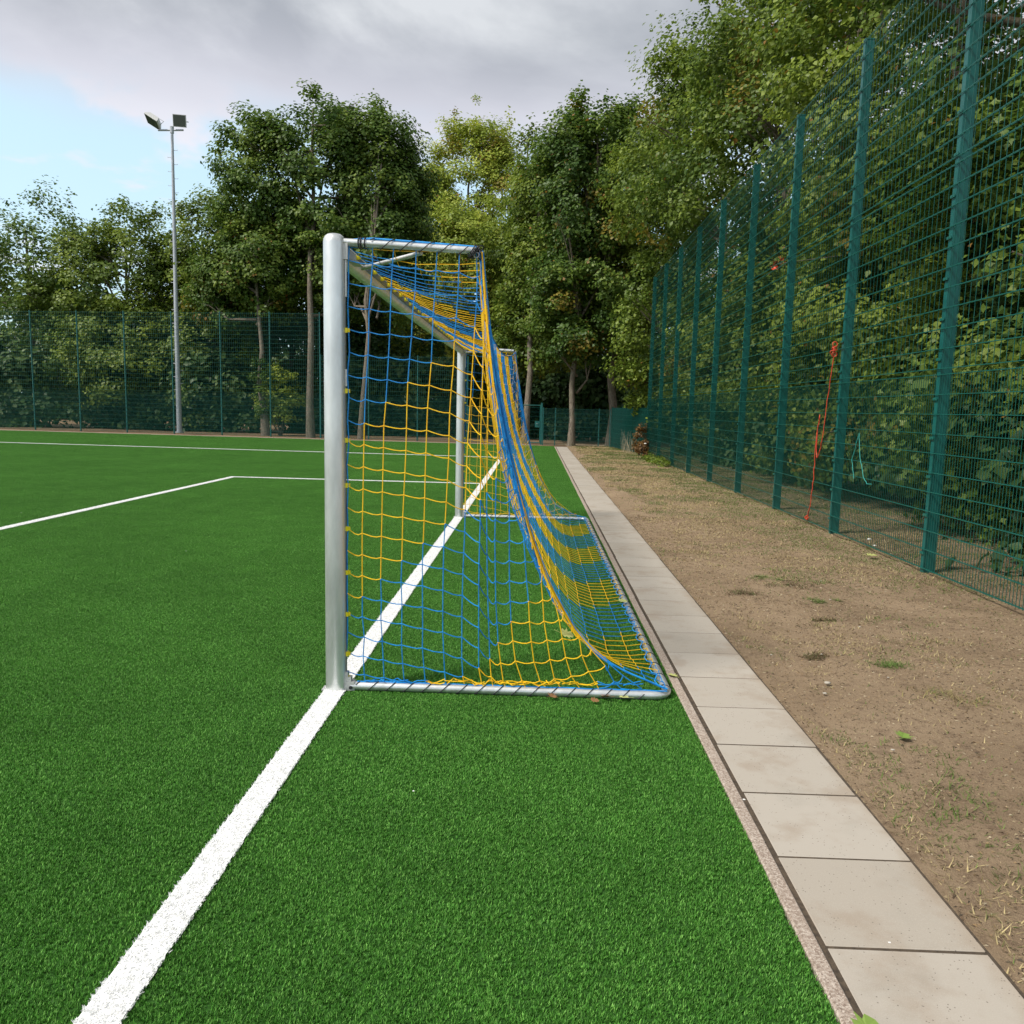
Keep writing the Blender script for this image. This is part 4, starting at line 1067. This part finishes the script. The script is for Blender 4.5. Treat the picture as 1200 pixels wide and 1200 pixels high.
def mass(name, label, lobes, nc, per, size, pal, seed, cr, **kw):
    me, _ = crown_mesh(name, lobes, nc, per, size, pal, seed, clump_r=cr, **kw); o = link(name, me); tag(o, label, 'undergrowth', kind='stuff')


rr_ = random.Random(4)
mass('undergrowth', 'dark undergrowth beneath the trees behind the far fence', [(x + rr_.uniform(-1, 1), 40.5 + rr_.uniform(-1, 2.5), rr_.uniform(1.2, 2.4), 2.6, 1.8, rr_.uniform(2.2, 3.6)) for x in range(-36, 12, 3)], 800, 95, .27, 'deep', 61, 1.0, shell=.3)
mass('woodland', 'dense far wood behind the whole row of trees', [(x + rr_.uniform(-1, 1), 60 + rr_.uniform(-2, 3), rr_.uniform(3, 6), 4.5, 3, rr_.uniform(4, 6.5)) for x in range(-58, 36, 6)] + [(x, 66, 2.5, 5, 2.5, 3.5) for x in range(-60, 36, 5)], 1500, 90, .48, 'deep', 62, 1.7, shell=.3)
mass('undergrowth', 'dark low bushes close behind the foot of the tall side fence', [(rr_.uniform(7.2, 8.2), y, rr_.uniform(.6, 1.6), 1.2, 1.6, rr_.uniform(1.2, 2.2)) for y in range(2, 30, 2)], 340, 130, .15, 'deep', 64, .5, shell=.3)
mass('undergrowth', 'shaded bushes and saplings behind the tall side fence', [(rr_.uniform(9.5, 12), y, rr_.uniform(1.5, 3.5), 2.4, 2.2, rr_.uniform(3, 5)) for y in range(0, 36, 3)] + [(14, y, 8, 2.5, 3, 5) for y in range(0, 34, 4)], 640, 100, .25, 'deep', 63, 1.0, shell=.3)

def shrub(name, label, loc, lobes, nc, per, size, pal, seed, cr=.3, stems=5, h=1.0, **kw):
    root = empty(name, loc); tag(root, label, 'shrub')
    me, cl = crown_mesh('foliage', lobes, nc, per, size, pal, seed, clump_r=cr, **kw); link('foliage', me, None, root)
    mb = MB(); r_ = random.Random(seed)
    for _ in range(stems):
        c = V(cl[r_.randrange(len(cl))]); mb.tube([(r_.uniform(-.08, .08), r_.uniform(-.08, .08), -.05), c * .5 + V((0, 0, .05)), c], [.02 * h, .012 * h, .004], 5)
    mb.build('stem', 'bark', root)
shrub('hazel_shrub', 'yellow green shrub at the foot of the leaning trunk by the far fence', (-11.7, 36.0, -.05), [(0, 0, 2.0, .95, .8, 1.5), (.5, 0, 1.5, .7, .6, .8), (-.6, 0, 1.7, .5, .5, .8)], 70, 60, .13, 'yellow', 71, .34, 6, 2)
shrub('ivy', 'ivy climbing the leaning trunk beside the yellow shrub', (-12.35, 35.2, 0), [(-.1, 0, 2.2, .3, .3, 1.6)], 26, 45, .11, 'maple', 72, .25, 2, 1)
shrub('withered_shrub', 'small rusty brown withered bush where the tall fence ends', (4.95, 25.4, 0), [(0, 0, .55, .28, .25, .45), (.1, -.5, .32, .25, .25, .28)], 34, 55, .07, 'rust', 73, .17, 7, .6)
shrub('weed', 'low yellow green weeds along the foot of the tall fence', (4.9, 21.5, 0), [(0, -2 + i * .45, .10, .16, .3, .12) for i in range(9)], 60, 30, .05, 'olive', 74, .10, 4, .3)
mb = MB()
for _ in range(26):
    x, y = rr_.uniform(4.5, 4.95), rr_.uniform(25.8, 28.4); a_, b_ = rr_.uniform(-.25, .25), rr_.uniform(-.25, .25); h_ = rr_.uniform(.4, .9)
    mb.tube([(x, y, -.02), (x + a_ * .5, y + b_ * .5, h_ * .6), (x + a_, y + b_, h_)], [.007, .005, .002], 4, False)
tag(mb.build('dead_stalks', 'dry_stalk'), 'pale dead stalks along the low side fence', 'weeds', kind='stuff')

# ------------------------------------------------------------------ fallen leaves, pebbles and scraps
def leaf_obj(name, label, loc, s, rz, tilt, m, group=None):
    shp = [(-.5, 0, 0), (-.42, .22, .03), (-.30, .50, .10), (-.10, .30, .05), (.12, .62, .12), (.16, .26, .04), (.40, .34, .10), (.62, 0, .02), (.40, -.34, .09), (.16, -.26, .04), (.12, -.62, .14), (-.10, -.30, .05), (-.30, -.50, .08), (-.42, -.22, .03)]
    mb = MB(); vs = [(0, 0, 0)] + [(a, b, c) for a, b, c in shp]; n = len(shp)
    mb.add(vs, [(0, i + 1, (i + 1) % n + 1) for i in range(n)]); mb.tube([(-.5, 0, 0), (-.8, .05, .03), (-1.05, .16, .02)], .02, 4)
    o = mb.build(name, m); o.location = loc; o.scale = (s, s, s); o.rotation_euler = (tilt, tilt * .6, rz)
    tag(o, label, 'leaf', group); return o
M['leaf_pale'] = mat('pale_yellow_leaf', (.42, .44, .15), .6)
M['leaf_green'] = mat('fresh_fallen_leaf', (.20, .30, .06), .5)
M['leaf_brown'] = mat('brown_dead_leaf', (.26, .13, .05), .8)
M['leaf_red'] = mat('red_leaf', (.72, .10, .04), .5)
LG = 'fallen leaves'
leaf_obj('fallen_leaf', 'pale yellow leaf resting in the lower side of the goal net', (1.29, .02, .36), .075, .4, .5, 'leaf_pale', LG)
leaf_obj('fallen_leaf', 'fresh green maple leaf lying on the bare soil right of the path', (2.98, -.42, .012), .085, 1.1, .15, 'leaf_green', LG)
leaf_obj('fallen_leaf', 'large light green leaf on the kerb at the bottom edge', (1.99, -2.42, .024), .072, .7, .12, 'leaf_green', LG)
leaf_obj('fallen_leaf', 'small yellow leaf on the kerb beside the rear corner of the goal', (1.955, .38, .022), .06, 2.2, .1, 'leaf_pale', LG)
leaf_obj('fallen_leaf', 'pale leaf caught on the rear base bar of the goal', (1.83, 2.05, .075), .07, .2, .2, 'leaf_pale', LG)
leaf_obj('fallen_leaf', 'yellowish leaf on the ground at the foot of the right fence', (4.98, 4.85, .03), .11, .2, .1, 'leaf_pale', LG)
leaf_obj('fallen_leaf', 'curled brown leaf in front of the near base bar', (1.22, -.06, .028), .06, 1.2, .3, 'leaf_brown', LG)
leaf_obj('fallen_leaf', 'reddish brown leaf near the front corner of the base frame', (1.52, -.05, .028), .055, 2.6, .4, 'leaf_brown', LG)
leaf_obj('fallen_leaf', 'brown leaf beside the reddish one at the base frame', (1.45, -.10, .026), .045, .3, .3, 'leaf_brown', LG)
leaf_obj('fallen_leaf', 'long beige leaf lying under the base bar corner', (1.62, -.04, .026), .05, 3.0, .1, 'leaf_pale', LG)
rl = empty('red_leaf_spray', (5.32, 10.45, 4.22)); tag(rl, 'small spray of red leaves behind the tall fence', 'leaves')
for i in range(7):
    o = leaf_obj('red_leaf', None, (rr_.uniform(-.12, .12), rr_.uniform(-.18, .18), rr_.uniform(-.12, .12)), rr_.uniform(.07, .11), rr_.uniform(0, 6), rr_.uniform(-1.2, 1.2), 'leaf_red'); o.parent = rl
    del o['category']
mb = MB(); mb.tube([(0, -.15, 0), (0, .1, .05), (1.2, .3, .25)], .008, 5); mb.build('twig', 'bark', rl)


def pebble(label, loc, s, m='stone', cat='stone', name='pebble', group='pebbles'):
    bm = bmesh.new(); bmesh.ops.create_icosphere(bm, subdivisions=2, radius=1)
    r_ = random.Random(int(loc[0] * 1000) + int(loc[1] * 77))
    for v in bm.verts: v.co *= r_.uniform(.82, 1.12)
    me = bpy.data.meshes.new(name); bm.to_mesh(me); bm.free(); me.polygons.foreach_set('use_smooth', [True] * len(me.polygons))
    o = link(name, me, m); o.location = loc; o.scale = (s, s * .8, s * .45); tag(o, label, cat, group); return o


pebble('pale pebble on the soil above the green fallen leaf', (2.88, .36, .012), .020)
pebble('smaller pebble just below the pale one on the soil', (2.80, .18, .010), .013)
pebble('tiny white pebble stuck in the gap beside the kerb', (1.998, -1.15, .004), .008, 'paper')
pebble('tiny white pebble in the slab joint at the bottom right', (2.21, -2.05, .008), .005, 'paper')
for i, (x, y) in enumerate([(3.6, 1.7), (3.35, 1.25), (3.05, .95), (3.7, 2.6), (2.85, -.6), (3.3, .5), (3.9, 3.4), (2.7, .9)]):
    pebble('tiny ' + ['stone nearest the leafy tuft on the bare soil', 'light stone near the dark tuft', 'stone a little nearer the path', 'stone beside the bright green tuft', 'stone close to the path edge below the green leaf', 'stone by the dry straw tuft', 'stone farthest up the bare patch', 'stone on the soil near the slab edge'][i], (x, y, .012), rr_.uniform(.006, .011), group='tiny stones on the soil')
for (x, y, z, s, t_) in [(5.26, 5.62, .10, .030, 'upper white scrap caught at the foot of the right fence'), (5.28, 5.50, .04, .024, 'lower white scrap at the foot of the right fence'), (4.95, 24.0, .5, .05, 'white scrap hanging on the fence near the rusty bush')]:
    pebble(t_, (x, y, z), s, 'paper', 'litter', 'paper_scrap', 'white paper scraps')
for (x, y) in [(.62, -1.2), (-2.6, 4.0), (-6.0, 6.5)]:
    pebble({.62: 'pale speck on the turf in front of the net', -2.6: 'pale speck on the turf left of the near post', -6.0: 'pale speck on the turf beyond the penalty corner'}[x], (x, y, .016), .005, 'paper', 'speck', 'turf_speck', 'specks on the turf')


def tuft(label, x, y, s, pal, seed):
    r = np.random.RandomState(seed); n = 260; sub_ = r.randint(0, 5, n); sx_ = r.normal(0, s * .75, 5); sy_ = r.normal(0, s * .45, 5); ss = s * r.uniform(.12, .5, 5)
    a = r.uniform(0, 2 * np.pi, n); cx_ = x + sx_[sub_] + r.normal(0, 1, n) * ss[sub_]; cy_ = y + sy_[sub_] + r.normal(0, .7, n) * ss[sub_]; z = soil_z(cx_, cy_)
    b = a + r.normal(0, .8, n); ln = r.uniform(.02, .085, n); h = r.uniform(.004, .032, n); w = r.uniform(.0016, .0034, n)
    P = np.zeros((n, 3, 3)); dx, dy = np.cos(b), np.sin(b)
    P[:, 0] = np.stack([cx_ - dy * w, cy_ + dx * w, z - .002], -1); P[:, 1] = np.stack([cx_ + dy * w, cy_ - dx * w, z - .002], -1); P[:, 2] = np.stack([cx_ + dx * ln, cy_ + dy * ln, z + h], -1)
    p = np.array(pal); cc = p[r.randint(0, len(p), n)] * r.uniform(.7, 1.2, (n, 1))
    me = np_mesh('grass_tuft', P.reshape(-1, 3), 3, np.arange(n * 3), np.repeat(cc, 3, 0)); o = link('grass_tuft', me, 'dry'); tag(o, label, 'grass tuft', 'grass tufts on the bare soil', 'stuff')


GRN = [(.10, .17, .04), (.14, .20, .05), (.18, .22, .07)]; DRK = [(.10, .065, .04), (.16, .10, .055), (.10, .13, .04)]; DRY = [(.34, .27, .12), (.26, .22, .09), (.13, .18, .05)]
tuft('dark wilted tuft lowest on the bare soil', 3.02, .95, .13, DRK, 1)
tuft('flat brownish green tuft in the middle of the bare soil', 3.42, 1.85, .17, DRK, 2)
tuft('small bright green tuft above the middle of the bare soil', 3.62, 2.55, .10, GRN, 3)
tuft('dark tuft beside the green weeds left on the soil', 2.98, 2.75, .14, DRK, 4)
tuft('green tuft close to the right edge above the pebbles', 3.35, .75, .14, GRN, 5)
tuft('large dry straw tuft at the right edge of the photo', 3.42, .28, .24, DRY, 6)
tuft('green leafy tuft on the far side of the bare patch', 3.35, 3.5, .15, GRN, 7)
tuft('dark root tuft next to the leafy one on the bare patch', 3.6, 3.1, .14, DRK, 8)
